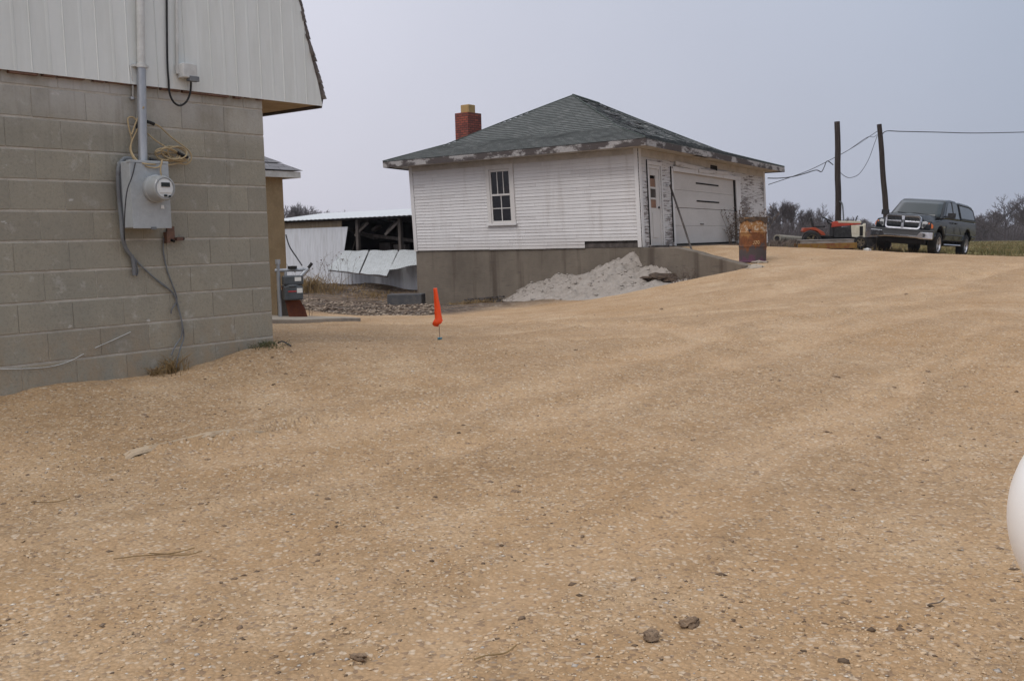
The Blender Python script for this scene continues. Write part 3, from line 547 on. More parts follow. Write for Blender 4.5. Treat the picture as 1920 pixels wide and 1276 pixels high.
B+= [[(289,232,.05),(300,238,.05),(322,258,.06),(345,275,.06),(357,287,.06),(358,300,.06),(348,308,.05),(330,303,.05)],[(276,250,.06),(290,262,.07),(310,275,.07),(335,290,.07),(352,303,.06)],
     [(257,228,.04),(250,220,.03),(240,222,.03),(242,240,.03),(247,262,.03),(244,280,.03),(250,296,.05),(262,306,.13),(278,313,.19),(296,314,.19),(304,305,.19)],[(262,232,.06),(254,250,.05),(246,270,.05),(248,288,.07),(262,304,.16),(285,308,.19),(318,309,.08),(345,302,.05)],[(270,200,.11),(258,222,.06),(247,252,.05)],[(304,300,.19),(301,318,.195),(303,330,.195)]]
cable('cable_coil','tangled coil of beige cable hanging beside the conduit above the meter box',B,.0055,'beige')
for L_,lb in (([(256,226,.045),(257,236,.05),(259,243,.05)],'black taped cable joint hidden against the bare conduit'),([(276,228,.05),(282,230,.05),(289,233,.05)],'black taped cable joint sticking out from behind bare conduit'),([(333,286,.085),(342,291,.085),(352,295,.085)],'black taped joint at the outer end of the beige cable coil'),([(280,298,.12),(290,301,.12),(298,304,.12)],'black taped joint lying on top of the meter box')): cable('cable_joint',lb,L_,.012,'black')
T,p=wall_thing('rusty_bracket','small rusty bracket on the block wall below the meter box corner','bracket',318,440,.0)
b=MB(); b.box(-.03,.03,-.02,-.006,-.05,.06); b.box(-.055,-.03,-.05,-.006,-.06,.02); b.box(.02,.075,-.06,-.03,-.045,-.02); b.build('plate',M['copper'],T)
b=MB(); b.tube([(.04,-.03,-.03),(.095,-.035,-.03)],.012,8); b.tube([(.0,-.02,-.04),(.0,-.05,-.05)],.01,8); b.build('bolt',M['black'],T)
# --- dry tufts along the wall foot
def tuft(name,label,cat,c,n,h,spread,m,lean=.6,r0=.003,seed=1,group=None):
    rd=random.Random(seed); b=MB()
    for i in range(n):
        a=rd.uniform(0,6.28); r=abs(rd.gauss(0,spread)); x=r*math.cos(a); y=r*math.sin(a); hh=h*rd.uniform(.4,1.1); l=lean*hh*rd.uniform(.2,1); a2=rd.uniform(0,6.28)
        zz=gz(c[0]+x,c[1]+y)-c[2]-.01
        P=[(x,y,zz),(x+l*.3*math.cos(a2),y+l*.3*math.sin(a2),zz+hh*.55),(x+l*math.cos(a2),y+l*math.sin(a2),zz+hh*rd.uniform(.7,1))]; b.tube(P,[r0,r0*.8,r0*.3],3,cap=False)
    o=b.build(name,M[m],loc=c); return tag(o,label,cat,group)
def ground_at(px,py,Y):
    p=at(px,py,Y); return Vector((p.x,p.y,gz(p.x,p.y)))
def onwall(px,off):   # foot of the block wall under a photograph column
    p=BF.M@wp(px,690,off); return Vector((p.x,p.y,gz(p.x,p.y)))
tuft('dry_grass_tuft','yellowed grass tuft where the dark cables reach the ground','grass tuft',onwall(322,.05),90,.16,.07,'straw',.9,.003,3)
tuft('dry_grass_tuft','sparse straw tuft lying against the block wall near the cable foot','grass tuft',onwall(288,.05),45,.09,.06,'straw',1.6,.0028,4)
tuft('moss_tuft','green mossy weeds at the bottom corner of the block wall','weeds',onwall(500,.05),160,.06,.09,'moss',1.2,.003,5)
b=MB(); P=[ground_at(522,652,8.3),ground_at(530,657,8.25),ground_at(540,659,8.2),ground_at(546,664,8.1)]; b.tube(spline([p+Vector((0,0,.012+.01*(i==1))) for i,p in enumerate(P)]),.006,7); tag(b.build('root_end',M['dcable']),'dark cable end sticking out of gravel at the block wall corner','cable')
# ------------------------------------------------------------------ tan outbuilding behind the barn
OF=Frame(at(537,495,17.0)); gzo=gz(OF.loc.x,OF.loc.y); OF.loc.z=gzo; OF.M=Matrix.Translation(OF.loc)@Matrix.Rotation(TH,4,'Z'); OF.I=OF.M.inverted()
ob=thing('outbuilding','tan rendered outbuilding with grey shingle roof peeking out behind the block barn','outbuilding',OF.loc,TH)
ze=OF.hit(537,333,1,0).z; b=MB(); b.box(-6,0,0,6,-.4,ze+.1); b.build('wall',M['cream'],ob)
o1=OF.hit(563,328,1,-.15); ov=max(.25,o1.x); b=MB(); b.box(-6.3,ov,-.16,-.135,ze-.01,ze+.09); b.box(ov-.025,ov,-.134,6.3,ze-.01,ze+.09); b.build('fascia',M['wpaint'],ob)
b=MB(); b.box(-6.3,ov-.03,-.13,6.2,ze+.03,ze+.04); b.build('eave_soffit',M['wpaint'],ob)
b=MB(); n=14
cxr,cyr=-3.0,3.0
for i in range(n):
    def ring(t,lift):
        x1=ov+.03+(cxr-ov)*t; yy0=-.19+(cyr+.19)*t; x0=-6.33+(cxr+6.33)*t; y1=6.33+(cyr-6.33)*t; z=ze+.095+1.9*t+lift; return [Vector((x0,yy0,z)),Vector((x1,yy0,z)),Vector((x1,y1,z)),Vector((x0,y1,z))]
    A=ring(i/n,.014); Bq=ring((i+1)/n,0)
    for k in range(4):
        k2=(k+1)%4; L=(A[k2]-A[k]).length; b.add([A[k],A[k2],Bq[k2],Bq[k]],[(0,1,2,3)],0,[[(0,i*.28),(L,i*.28),(L-.28,i*.28+.28),(.28,i*.28+.28)]])
b.build('roof',M['greyshing'],ob,recalc=False)
# gas meter, rust plate, slab
gp=ground_at(528,583,14.5); zg=gp.z
T=thing('gas_meter','grey gas meter on pipes standing beside the barn corner','gas meter',gp,R(20)); Zs=.72/80
b=MB(); b.box(.03,.27,-.11,.10,.24,.42); b.lathe([(.0,-.02),(.12,-.02),(.12,.02),(0,.02)],20,Matrix.Translation((.14,-.0,.42))); b.box(.03,.28,-.10,.10,.43,.55); b.build('meter_body',M['gasm'],T,bevel=.02)
b=MB(); b.tube([(-.02,0,-.1),(-.02,0,.70)],.024,10); b.tube([(-.06,0,.62),(.12,0,.62),(.30,0,.62)],.022,10); b.tube([(.07,0,.54),(.07,0,.62)],.02,10); b.tube([(.30,-.02,.62),(.36,-.02,.63),(.24,-.04,.52)],.03,10); b.tube([(-.02,0,.70),(-.02,0,.76)],.034,10); b.build('pipework',M['galv'],T,smooth=True)
for q_ in ((.19,.26,-.1145,-.111,.33,.39),(.17,.25,-.1045,-.101,.48,.53)): b=MB(); b.box(*q_); b.build('sticker',M['tag'],T)
T.scale=(1.12,1.12,1.12)
b=MB(); b.box(.08,.185,-.1145,-.111,.345,.36); b.build('warning_sticker',M['redtag'],T)
b=MB(); b.tube([(.36,-.02,.64),(.41,-.02,.70)],.02,8); b.build('valve_handle',M['black'],T); b=MB(); b.lathe([(.0,0),(.06,.0),(.06,.03),(0,.035)],14,Matrix.Translation((.16,0,.64))); b.build('regulator',M['black'],T)
T=MB(); T.prism([(-.12,0),(.14,.0),(.10,.16),(-.10,.52),(-.22,.50)],lambda c:Vector((c[0]+.02,-.02-c[1]*.1,c[1])),lambda c:Vector((c[0]+.02,.01-c[1]*.1,c[1]))); o=T.build('rusty_plate',M['rustp'],loc=ground_at(556,581,14.6)); o.rotation_euler=(R(-6),0,R(18)); tag(o,'rust red metal plate leaning beneath the gas meter','metal plate')
b=MB(); b.box(-.10,.12,.0,.10,-.05,.42); b.box(-.06,.06,-.06,.0,-.05,.22); o=b.build('wooden_post',M['dwood'],loc=ground_at(535,581,14.9)); o.rotation_euler=(0,0,R(20)); tag(o,'dark wooden posts standing behind the gas meter pipes','post')
sl=MB(); c0=[ground_at(505,606,13.0),ground_at(560,602,13.3),ground_at(640,594,13.7),ground_at(676,585,14.3),ground_at(650,580,14.9),ground_at(505,580,15.3)]
sl.prism([(p.x,p.y) for p in c0],lambda c:Vector((c[0],c[1],gz(c[0],c[1])-.1)),lambda c:Vector((c[0],c[1],gz(c[0],c[1])+.055))); tag(sl.build('concrete_slab',M['conc2'],bevel=.015),'thin broken concrete slab on the ground beside the barn corner','slab')
# ------------------------------------------------------------------ collapsed tin shed
p0=at(782,540,34.4); SF=Frame((p0.x,p0.y,p0.z))     # local y runs to the left, x into the shed; front at x=0
shed=thing('tin_shed','long collapsed white tin shed with an open dark front behind the garage','shed',SF.loc,TH)
yl=SF.hit(525,470,0,0).y; H=lambda px,py,x=0: SF.hit(px,py,0,x)
ev=H(660,410).z; zband=H(600,427).z
def corr(b,f,n,amp=.012,axis=None):   # corrugated sheet: f(s,t)->point, s across
    vs=[];fs=[]
    for i in range(n+1):
        for t in (0,1): vs.append(f(i/n,t,amp if i%2 else 0))
    for i in range(n): fs.append((2*i,2*i+2,2*i+3,2*i+1))
    b.add(vs,fs)
b=MB(); yo_t=H(653,425).y; yo_b=H(646,472).y; zo=H(646,472).z; zlow=-1.0
corr(b,lambda s,t,a: Vector((-.02-a-.10*0,yl+.6+(yo_t-yl-.6)*s if t else yl+.6+(yo_b-yl-.6)*s, zband if t else zo)),60)
corr(b,lambda s,t,a: Vector((-.02-a,yl+.6+(yo_b-yl-.6)*s, zo if t else zlow)),60)
corr(b,lambda s,t,a: Vector((-.02-a,yo_b+(-4-yo_b)*s, (zo-.02 if t else zlow))),70)
o=b.build('tin_wall',M['tin'],shed,recalc=False)
b=MB(); b.box(.0,.03,H(640,415).y,yl+.6,zband-.06,ev); b.build('eave_band',worn('bare_tan_boards',(.21,.165,.11),(.15,.12,.08),4,stretch=(1,3,.4)),shed)
b=MB(); corr(b,lambda s,t,a: Vector((-.25+3.2*t, yl+.8+(-5-yl-.8)*s, ev+.02+t*.34+a)),110,.02); o=b.build('roof',M['tinroof'],shed,recalc=False); sm=o.modifiers.new('sheet','SOLIDIFY'); sm.thickness=.01
b=MB(); corr(b,lambda s,t,a: Vector((2.95+4*t, yl+.8+(-5-yl-.8)*s, ev+.36-t*.4+a)),110,.02); o=b.build('roof_back',M['tinroof'],shed,recalc=False); sm=o.modifiers.new('sheet','SOLIDIFY'); sm.thickness=.01
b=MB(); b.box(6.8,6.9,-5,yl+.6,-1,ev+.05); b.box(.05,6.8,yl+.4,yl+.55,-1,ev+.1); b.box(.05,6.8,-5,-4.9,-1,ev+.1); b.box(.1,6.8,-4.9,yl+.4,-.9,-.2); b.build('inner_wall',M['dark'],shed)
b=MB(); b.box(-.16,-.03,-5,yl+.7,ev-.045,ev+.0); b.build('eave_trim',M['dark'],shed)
for yy in np.linspace(-3.4,yl,6): b=MB(); b.box(.04,.16,yy-.06,yy+.06,-1,ev-.02); b.build('post',M['dwood'],shed)
for i,yy in enumerate(np.linspace(-3,yl-1,7)): b=MB(); b.bar((.3,yy,ev-.06),(2.9,yy,ev+.24),.05,.14); b.bar((.2,yy,ev-.5),(.9,yy,ev+.04),.04,.1); b.bar((.1,yy-.7,ev-.15),(.1,yy,ev-.6),.04,.09); b.build('rafter',M['dwood'],shed)
b=MB(); 
for (a,c) in (((650,428),(705,446)),((690,440),(782,452)),((700,432),(712,424))): b=MB(); b.bar(H(a[0],a[1],.9),H(c[0],c[1],.9),.22,.10); b.build('fallen_beam',M['dwood'],shed)
b=MB(); b.box(1.4,1.9,H(735,460,1.5).y,H(715,460,1.5).y,-.1,H(715,455,1.5).z); b.box(1.0,1.2,H(760,460,1).y,H(738,460,1).y,-.1,H(745,458,1).z)
b.build('stored_crate',M['dwood'],shed)
def sheet(name,label,pts,grp):
    (a,bb,c,d)=[Vector(p) for p in pts]; b=MB(); corr(b,lambda s,t,am:(a.lerp(bb,s).lerp(d.lerp(c,s),t)+Vector((-am-.03*math.sin(t*3.14),0,am+.012*math.sin(s*9+t*2)))),26,.012)
    o=b.build(name,M['fallen'],loc=SF.loc,recalc=False); o.rotation_euler=(0,0,TH); sm=o.modifiers.new('sheet','SOLIDIFY'); sm.thickness=.012; tag(o,label,'metal sheet',grp)
xo=-1.1
grp='fallen tin sheets along the shed front'
sheet('fallen_sheet','dull streaked tin sheet lying nearest the standing white shed wall',(H(645,471,-.12),H(691,470,-.10),H(672,513,xo),H(614,505,xo)),grp)
sheet('fallen_sheet','middle pale tin sheet hanging outward from the shed opening',(H(694,470,-.13),H(746,470,-.11),H(725,517,xo-.1),H(676,513,xo-.05)),grp)
sheet('fallen_sheet','tin sheet hanging out nearest the garage corner',(H(749,470,-.12),H(795,468,-.10),H(786,496,-.95),H(730,507,xo)),grp)
b=MB(); b.bar(H(617,507,-1.08),H(726,519,-1.18),.05,.03); o=b.build('fallen_batten',M['dwood'],loc=SF.loc); o.rotation_euler=(0,0,TH); tag(o,'dark batten along the lower edge of the fallen tin sheets','batten')
b=MB(); b.tube(spline([Vector(at(536,440,16.9)),Vector(at(543,462,16.8)),Vector(at(556,482,16.6)),Vector(at(566,497,16.2))]),.012,6); tag(b.build('slack_wire',M['dcable']),'thin dark wire hanging from the tan outbuilding corner toward gas meter','wire')
# weeds before the shed
def stalks(name,label,c,n,h,w,m,seed,r0=.006,cat='weeds',group=None,br=3):
    rd=random.Random(seed); b=MB()
    for i in range(n):
        x=rd.uniform(-w,w); y=rd.uniform(-w*.5,w*.5); hh=h*rd.uniform(.5,1.1); lx=rd.uniform(-.35,.35)*hh; ly=rd.uniform(-.2,.2)*hh; zz=gz(c[0]+x,c[1]+y)-c[2]-.02
        P=spline([(x,y,zz),(x+lx*.25,y+ly*.3,zz+hh*.5),(x+lx,y+ly,zz+hh)],3); b.tube(P,[r0*(1-.7*k/(len(P)-1)) for k in range(len(P))],4,cap=False)
        for k in range(br):
            q=P[rd.randrange(len(P)//2,len(P))]; d=Vector((rd.uniform(-1,1),rd.uniform(-1,1),rd.uniform(.2,1.2))).normalized()*hh*rd.uniform(.15,.35); b.tube([q,q+d*.6+Vector((0,0,.01)),q+d],[r0*.5,r0*.4,r0*.25],3,cap=False)
            if rd.random()<.5: b.tube([q+d*.97,q+d*1.1],r0*2.2,4)
    return tag(b.build(name,M[m],loc=c),label,cat,group)
stalks('dead_weed','tall dead weed stalks against the white tin shed wall',ground_at(640,530,35.2),14,1.15,1.0,'weed',8,.007)
stalks('dead_weed','bushy dark weed heads rising behind the gas meter pipe',ground_at(562,575,18.0),12,.85,.22,'weed',9,.005)
tuft('dry_grass_clump','large tawny grass clump at the foot of the tin shed near the barn',"grass tuft",ground_at(578,532,33.5),420,.6,.5,'straw',.9,.010,12)
for i,(px,py,Y,w_) in enumerate([(640,535,34,.8),(700,541,33,.7),(760,545,32.4,.6),(870,566,28.8,.45),(905,563,28.4,.4)]):
    tuft('dry_grass_clump',['low tawny grass strip under the fallen tin sheets','dry grass beneath the middle fallen tin sheet','dry grass beside the dark concrete trough','reddish dead grass at garage foundation foot','dead grass beside the grey sand pile tip'][i],'grass tuft',ground_at(px,py,Y),170,.17,w_,'straw',1.2,.009,20+i)['kind']='stuff'
# ------------------------------------------------------------------ white garage
HZ=C.z; HF=Frame(C); L=7.9; W=7.66; WH=2.5
house=thing('white_garage','old white clapboard garage with green hip roof and brick chimney','garage',C,TH)
def wf(p):     # the old frame leans and sags a little
    z=p.z; s=1-.0165*max(p.x,-.6) if z>0 else 1
    return Vector((p.x-.022*max(z,0), p.y+.030*max(z,0), z*s if z>0 else z))
def hb(b,name,m,parent=house,**k): return b.warp(wf).build(name,m,parent,**k)
fd=MB(); fd.box(0.03,.30,.0,L+.02,-2.6,0); fd.box(.30,W,.03,.3,-2.6,0.0); fd.box(W-.3,W,.3,L,-2.6,0); fd.box(.3,W-.3,L-.28,L,-2.6,0); fd.build('foundation',M['conc'],house,bevel=.01,seg=1)
# lap siding, split round the openings
yw0,yw1=3.99,4.97; zw0,zw1=.72,2.36
d0,d1,dz0,dz1=.44,1.08,.03,2.12
gx0,gx1,gz1=1.74,5.55,2.06
def siding(axis,length,opens,name,m,miss=()):
    b=MB(); tn=[]; z=.0; ex=.0893
    while z<WH-.001:
        zt=min(z+ex,WH); iv=[(0.0,length)]
        for a,c,za,zb_ in opens:
            if zt>za+.02 and z<zb_-.02:
                nv=[]
                for s,e_ in iv:
                    if c<=s or a>=e_: nv.append((s,e_))
                    else:
                        if a>s: nv.append((s,a))
                        if c<e_: nv.append((c,e_))
                iv=nv
        for s,e_ in iv:
            cuts=[s]; 
            while e_-cuts[-1]>2.6: cuts.append(cuts[-1]+random.uniform(1.2,2.6))
            cuts.append(e_)
            for u,v_ in zip(cuts[:-1],cuts[1:]):
                j=random.uniform(0,.004); th=.016+j; n0=len(b.v); g_=.0025 if v_<e_ else 0; zl=z+random.uniform(-.004,.003)
                if axis=='y': b.add([(-th,u,zl),(-th,v_-g_,zl+random.uniform(-.002,.002)),(-.002,v_-g_,zt+.005),(-.002,u,zt+.005),(.02,u,zl),(.02,v_-g_,zl)],[(0,3,2,1),(0,1,5,4)])
                else: b.add([(u,-th,zl),(v_-g_,-th,zl),(v_-g_,-.002,zt+.005),(u,-.002,zt+.005),(u,.02,zl),(v_-g_,.02,zl)],[(0,1,2,3),(1,0,4,5)])
                t=random.random()**3; tn+=[t]*(len(b.v)-n0)
        z+=ex
    return hb(b,name,m,tone=tn,recalc=False)
siding('y',L,[(yw0+.06,yw1-.06,zw0+.04,zw1-.04),(-.1,1.75,-.1,.115)],'side_siding',M['lap'])
siding('x',W,[(d0,d1,-.1,dz1),(gx0,gx1,-.1,gz1)],'front_siding',M['peel'])
b=MB(); b.box(.02,.10,.12,L-.1,.0,.11); b.build('sill_beam',M['dwood'],house)
b=MB(); b.box(.06,.12,.12,yw0,0,WH); b.box(.06,.12,yw1,L-.1,0,WH); b.box(.06,.12,yw0,yw1,0,zw0); b.box(.06,.12,yw0,yw1,zw1,WH); b.box(.12,d0,.08,.12,0,WH); b.box(d1,gx0,.08,.12,0,WH); b.box(gx1,W-.1,.08,.12,0,WH); b.box(d0,d1,.08,.12,dz1,WH); b.box(gx0,gx1,.08,.12,gz1,WH); b.box(W-.12,W-.02,.02,L-.05,0,WH); b.box(.05,W-.2,L-.12,L-.02,0,WH); b.box(.12,W-.13,.13,L-.13,.0,.02); hb(b,'inner_wall',M['dwood'])
b=MB(); b.box(-.035,-.018,-.0,.11,0,WH); b.box(-.018,.095,-.035,-.018,0,WH); b.box(-.03,-.018,L-.10,L+.03,-.02,WH); b.box(-.017,.1,L+.001,L+.03,-.02,WH); b.box(W-.09,W+.03,-.032,-.018,-.02,WH); hb(b,'corner_board',M['trim'])
b=MB(); b.box(-.034,-.018,.115,L-.105,WH-.15,WH-.002); b.box(.1,W-.1,-.034,-.018,WH-.2,WH-.002); hb(b,'frieze_board',M['soffw'])
# window
wn=MB(); 
for (a,c,e_,f) in ((yw0,yw0+.12,zw0,zw1),(yw1-.12,yw1,zw0,zw1),(yw0+.12,yw1-.12,zw1-.13,zw1)): wn.box(-.045,-.0,a,c,e_,f)
win=hb(wn,'window',M['door'])
b=MB(); b.box(-.09,.02,yw0-.04,yw1+.04,zw0-.05,zw0); hb(b,'window_sill',M['trim'],win)
zm=(zw0+zw1)/2-.02; ya,yb=yw0+.12,yw1-.12; b=MB()
b.box(-.02,.02,ya,ya+.05,zw0+.001,zw1-.131); b.box(-.02,.02,yb-.05,yb,zw0+.001,zw1-.131); b.box(-.02,.021,ya+.05,yb-.05,zw1-.19,zw1-.132); b.box(-.03,.02,ya+.05,yb-.05,zm-.02,zm+.03); b.box(-.02,.02,ya+.05,yb-.05,zw0+.002,zw0+.08)
for t in (1/3,2/3): yy=ya+.05+(yb-ya-.1)*t; b.box(-.012,.012,yy-.011,yy+.011,zm+.03,zw1-.19)
yy=(ya+yb)/2; b.box(-.012,.012,yy-.012,yy+.012,zw0+.08,zm-.02); zq=(zw0+.08+zm-.02)/2; b.box(-.011,.011,ya+.05,yb-.05,zq-.011,zq+.011)
hb(b,'sash',M['door'],win)
b=MB(); b.add([(.0,ya+.05,zw0+.08),(.0,yb-.05,zw0+.08),(.0,yb-.05,zw1-.19),(.0,ya+.05,zw1-.19)],[(0,3,2,1)]); hb(b,'pane',M['glass'],win,recalc=False)
b=MB(); b.box(.14,.2,ya,yb-.1,zm+.04,zm+.12); b.box(.15,.2,ya+.1,yb-.25,zm+.13,zm+.25); hb(b,'shelf_clutter',M['ply'],win)
b=MB(); b.box(.30,.31,ya-.3,yb+.3,zw0-.3,zw1); hb(b,'curtain',mat('dim_curtain',(.05,.042,.04),.95),win)
# entry door
b=MB(); b.box(d0+.05,d1-.05,.02,.06,dz0,dz0+.95); b.box(d0+.05,d0+.14,.02,.06,dz0+.95,dz1-.08); b.box(d0+.42,d1-.05,.02,.06,dz0+.95,dz1-.08); b.box(d0+.14,d0+.42,.02,.06,dz1-.26,dz1-.08)
for zz in (dz0+.95,dz0+1.22,dz0+1.50): b.box(d0+.14,d0+.42,.021,.058,zz-.02,zz+.03)
dr=hb(b,'door',M['door'])
for k in range(3):
    zz=dz0+.98+.275*k; b=MB(); b.box(d0+.141,d0+.419,.035,.045,zz,zz+.22); hb(b,'door_pane',M['ply'] if k!=1 else M['dwood'],dr)
b=MB(); b.box(d0+.18,d0+.40,.008,.02,dz0+.2,dz0+.86); hb(b,'door_panel',M['door'],dr,bevel=.008)
b=MB(); b.lathe([(0,0),(.03,.01),(.03,.03),(0,.045)],12,Matrix.Translation((d1-.12,.02,dz0+1.0))@Matrix.Rotation(R(90),4,'X')); hb(b,'handle',M['black'],dr)
b=MB(); b.box(d0-.07,d0+.0,-.04,-.017,0,dz1); b.box(d1,d1+.05,-.04,-.017,0,dz1); b.box(d0-.07,d1+.05,-.045,-.017,dz1,dz1+.1); b.box(d0,d0+.05,-.01,.07,0,dz1); b.box(d1-.05,d1,-.01,.07,0,dz1); b.box(d0+.05,d1-.05,-.01,.07,dz1-.08,dz1); hb(b,'door_frame',M['trim'])
b=MB(); b.box(d0-.085,d0-.072,-.046,-.02,.05,dz1+.12); b.box(d1+.052,d1+.062,-.03,-.02,.1,.95); hb(b,'door_gap',M['dark'])
b=MB(); b.box(d0-.05,d1+.1,-.12,.05,-.05,.028); hb(b,'door_step',M['dwood'])
# garage door: sectional
b=MB(); n=4; hh=(gz1-.05)/n; secs=[(0.05,.55),(.553,1.05),(1.062,1.55),(1.553,gz1)]
for za,zc in secs: b.box(gx0+.03,gx1-.03,.03,.07,za,zc)
gd=hb(b,'garage_door',M['gdoor'],bevel=.006,seg=1)
b=MB(); 
for zz in (1.28,1.80): b.box(gx0+1.40,gx0+2.78,.018,.03,zz-.022,zz+.022)
hb(b,'vent_slot',M['dark'],gd)
b=MB(); b.box(gx0+1.55,gx0+1.75,.012,.029,.59,.62); hb(b,'handle',M['dwood'],gd)
b=MB(); b.box(gx1+.001,gx1+.30,-.05,.02,0,gz1-.02); b.box(gx0-.10,gx0,-.04,.02,0,gz1+.05); b.box(gx0-.02,gx1+.36,-.055,.02,gz1-.015,gz1+.11); hb(b,'jamb',M['trim'])
b=MB(); b.box(gx0-.13,gx0-.105,-.041,-.018,.1,gz1+.1); b.box(gx1-.035,gx1+.0,-.02,.029,.1,gz1-.02); b.box(gx0+.03,gx1-.03,.04,.09,-.02,.049); hb(b,'jamb_gap',M['dark'])
b=MB(); X=Matrix.Translation((gx0+.1,-.06,gz1+.20))@Matrix.Rotation(R(1.5),4,'Y'); b.box(0,1.6,-.01,.02,-.06,.06,0,X); X=Matrix.Translation((gx0+1.4,-.08,gz1+.09))@Matrix.Rotation(R(-2),4,'Y'); b.box(0,1.9,-.01,.015,-.05,.05,0,X); hb(b,'header_board',M['peel'])
b=MB(); b.box(gx0+2.2,gx0+2.6,-.05,-.036,gz1+.22,gz1+.33); b.box(gx0+2.56,gx0+2.6,-.052,-.035,gz1+.12,gz1+.33); hb(b,'header_hole',M['dark'])
# roof
ox0,oy0,ox1,oy1=-.58,-.58,W+.28,L+.55; ze0=WH+.145
rx0,rx1,ryc=3.1,4.55,L/2; rise=BF and (at(1097,178,30.9).z-HZ)-ze0+.22
def prof(t): return t*.74 if t<.34 else .2516+(t-.34)*(1-.2516)/.66
def roofpt(side,s,t):   # side 0 left(-x), 1 front(-y), 2 right(+x), 3 back
    c=[((ox0,oy1),(ox0,oy0)),((ox0,oy0),(ox1,oy0)),((ox1,oy0),(ox1,oy1)),((ox1,oy1),(ox0,oy1))][side]; r_=[((rx0,ryc),(rx0,ryc)),((rx0,ryc),(rx1,ryc)),((rx1,ryc),(rx1,ryc)),((rx1,ryc),(rx0,ryc))][side]
    x=(c[0][0]+(c[1][0]-c[0][0])*s)*(1-t)+(r_[0][0]+(r_[1][0]-r_[0][0])*s)*t; y=(c[0][1]+(c[1][1]-c[0][1])*s)*(1-t)+(r_[0][1]+(r_[1][1]-r_[0][1])*s)*t
    return Vector((x,y,ze0+rise*prof(t)))
b=MB(); NC=34; NS=28; wear=[]
for side in range(4):
    for i in range(NC):
        t0=i/NC; t1=(i+1)/NC
        for k in range(NS):
            s0=k/NS; s1=(k+1)/NS; P=[roofpt(side,s0,t0),roofpt(side,s1,t0),roofpt(side,s1,t1),roofpt(side,s0,t1)]
            lf=[]
            for q_,(tt,up) in zip(P,((t0,1),(t0,1),(t1,0),(t1,0))):
                q2=q_.copy(); q2.z+=.016*up+float(fbm(q_.x*1.1,q_.y*1.1,3,41))*.05*min(1,tt*4); lf.append(q2)
            e0=P[0]; Ls=(P[1]-P[0]).length; u0=(P[0]-roofpt(side,0,t0)).length+3.0*t0; v0=i*.13
            n0=len(b.v); b.add(lf+[lf[0]-Vector((0,0,.03)),lf[1]-Vector((0,0,.03))],[(0,1,2,3),(4,5,1,0)],0,[[(u0,v0),(u0+Ls,v0),(u0+Ls,v0+.13),(u0,v0+.13)],[(u0,v0-.01),(u0+Ls,v0-.01),(u0+Ls,v0),(u0,v0)]])
            wr=1.0 if side==1 and t0>.25 else (.35 if side==1 else .15); wear+=[wr]*(len(b.v)-n0)
hb(b,'roof',M['roof'],tone=('wear',wear),recalc=False)
b=MB()
for side,s in ((0,1),(1,1),(0,0),(2,1)):
    P=[wf(roofpt(side,s,t)+Vector((0,0,.022))) for t in np.linspace(0,1,16)]; b.tube(P,.018,6)
b.tube([wf(roofpt(1,0,1)+Vector((0,0,.03))),wf(roofpt(1,1,1)+Vector((0,0,.02)))],.035,6); b.build('hip_cap',M['hipcap'],house)
b=MB(); fz0,fz1=WH-.03,ze0+.005
b.box(ox0,ox0+.03,oy0,oy1,fz0,fz1); b.box(ox0+.03,ox1,oy0,oy0+.03,fz0,fz1); b.box(ox1-.03,ox1,oy0+.03,oy1,fz0,fz1); b.box(ox0+.03,ox1-.03,oy1-.03,oy1,fz0,fz1); hb(b,'fascia',M['fascia'])
b=MB(); b.box(ox0+.035,-.0,oy0+.035,oy1-.035,WH+.0,WH+.02); b.box(-.0,2.35,oy0+.035,-.0,WH,WH+.02); b.box(3.15,ox1-.035,oy0+.035,0,WH,WH+.02); b.box(2.35,3.15,-.25,0,WH,WH+.02); b.box(W+.0,ox1-.035,0,oy1-.035,WH,WH+.02); b.box(0,W,L,oy1-.035,WH,WH+.02); hb(b,'soffit',M['soffw'])
# bare, missing fascia and dangling shingles on the front
rd=random.Random(4); b=MB()
for i in range(26):
    t=rd.uniform(.45,.95); s=rd.uniform(.1,.75); p=roofpt(1,s,t); sz=rd.uniform(.08,.22); X=Matrix.Translation(p+Vector((0,0,.035)))@Matrix.Rotation(R(rd.uniform(-12,12)),4,'Z')@Matrix.Rotation(R(20),4,'X'); b.box(-sz,sz,-.05,.06,-.004,.004,0,X)
hb(b,'loose_shingle',M['greyshing'])
# chimney, behind the left slope
t_=None; cx0,cy0=2.6,6.9
cc=HF.loc_of(at(879,262,33.4)); b=MB(); cwx=.34; ct=HF.loc_of(at(879,213,33.4)).z; cb=1.9
for k in range(4):
    q=[(-1,-1),(1,-1),(1,1),(-1,1)]; a_=q[k]; c_=q[(k+1)%4]; P=[(cc.x+a_[0]*cwx,cc.y+a_[1]*cwx*.8,cb),(cc.x+c_[0]*cwx,cc.y+c_[1]*cwx*.8,cb),(cc.x+c_[0]*cwx,cc.y+c_[1]*cwx*.8,ct),(cc.x+a_[0]*cwx,cc.y+a_[1]*cwx*.8,ct)]
    b.add(P,[(0,1,2,3)],0,[[(k*.68,0),(k*.68+.66,0),(k*.68+.66,ct-cb),(k*.68,ct-cb)]])
b.add([(cc.x-cwx,cc.y-cwx*.8,ct),(cc.x+cwx,cc.y-cwx*.8,ct),(cc.x+cwx,cc.y+cwx*.8,ct),(cc.x-cwx,cc.y+cwx*.8,ct)],[(0,1,2,3)],0,[[(0,0),(.2,0),(.2,.07),(0,.07)]])
chm=b.build('chimney',M['brick'],house)
b=MB(); fw=.17; b.box(cc.x-fw,cc.x+fw,cc.y-fw,cc.y+fw,ct+.001,ct+.27); b.build('flue_pot',M['flue'],chm,bevel=.02)
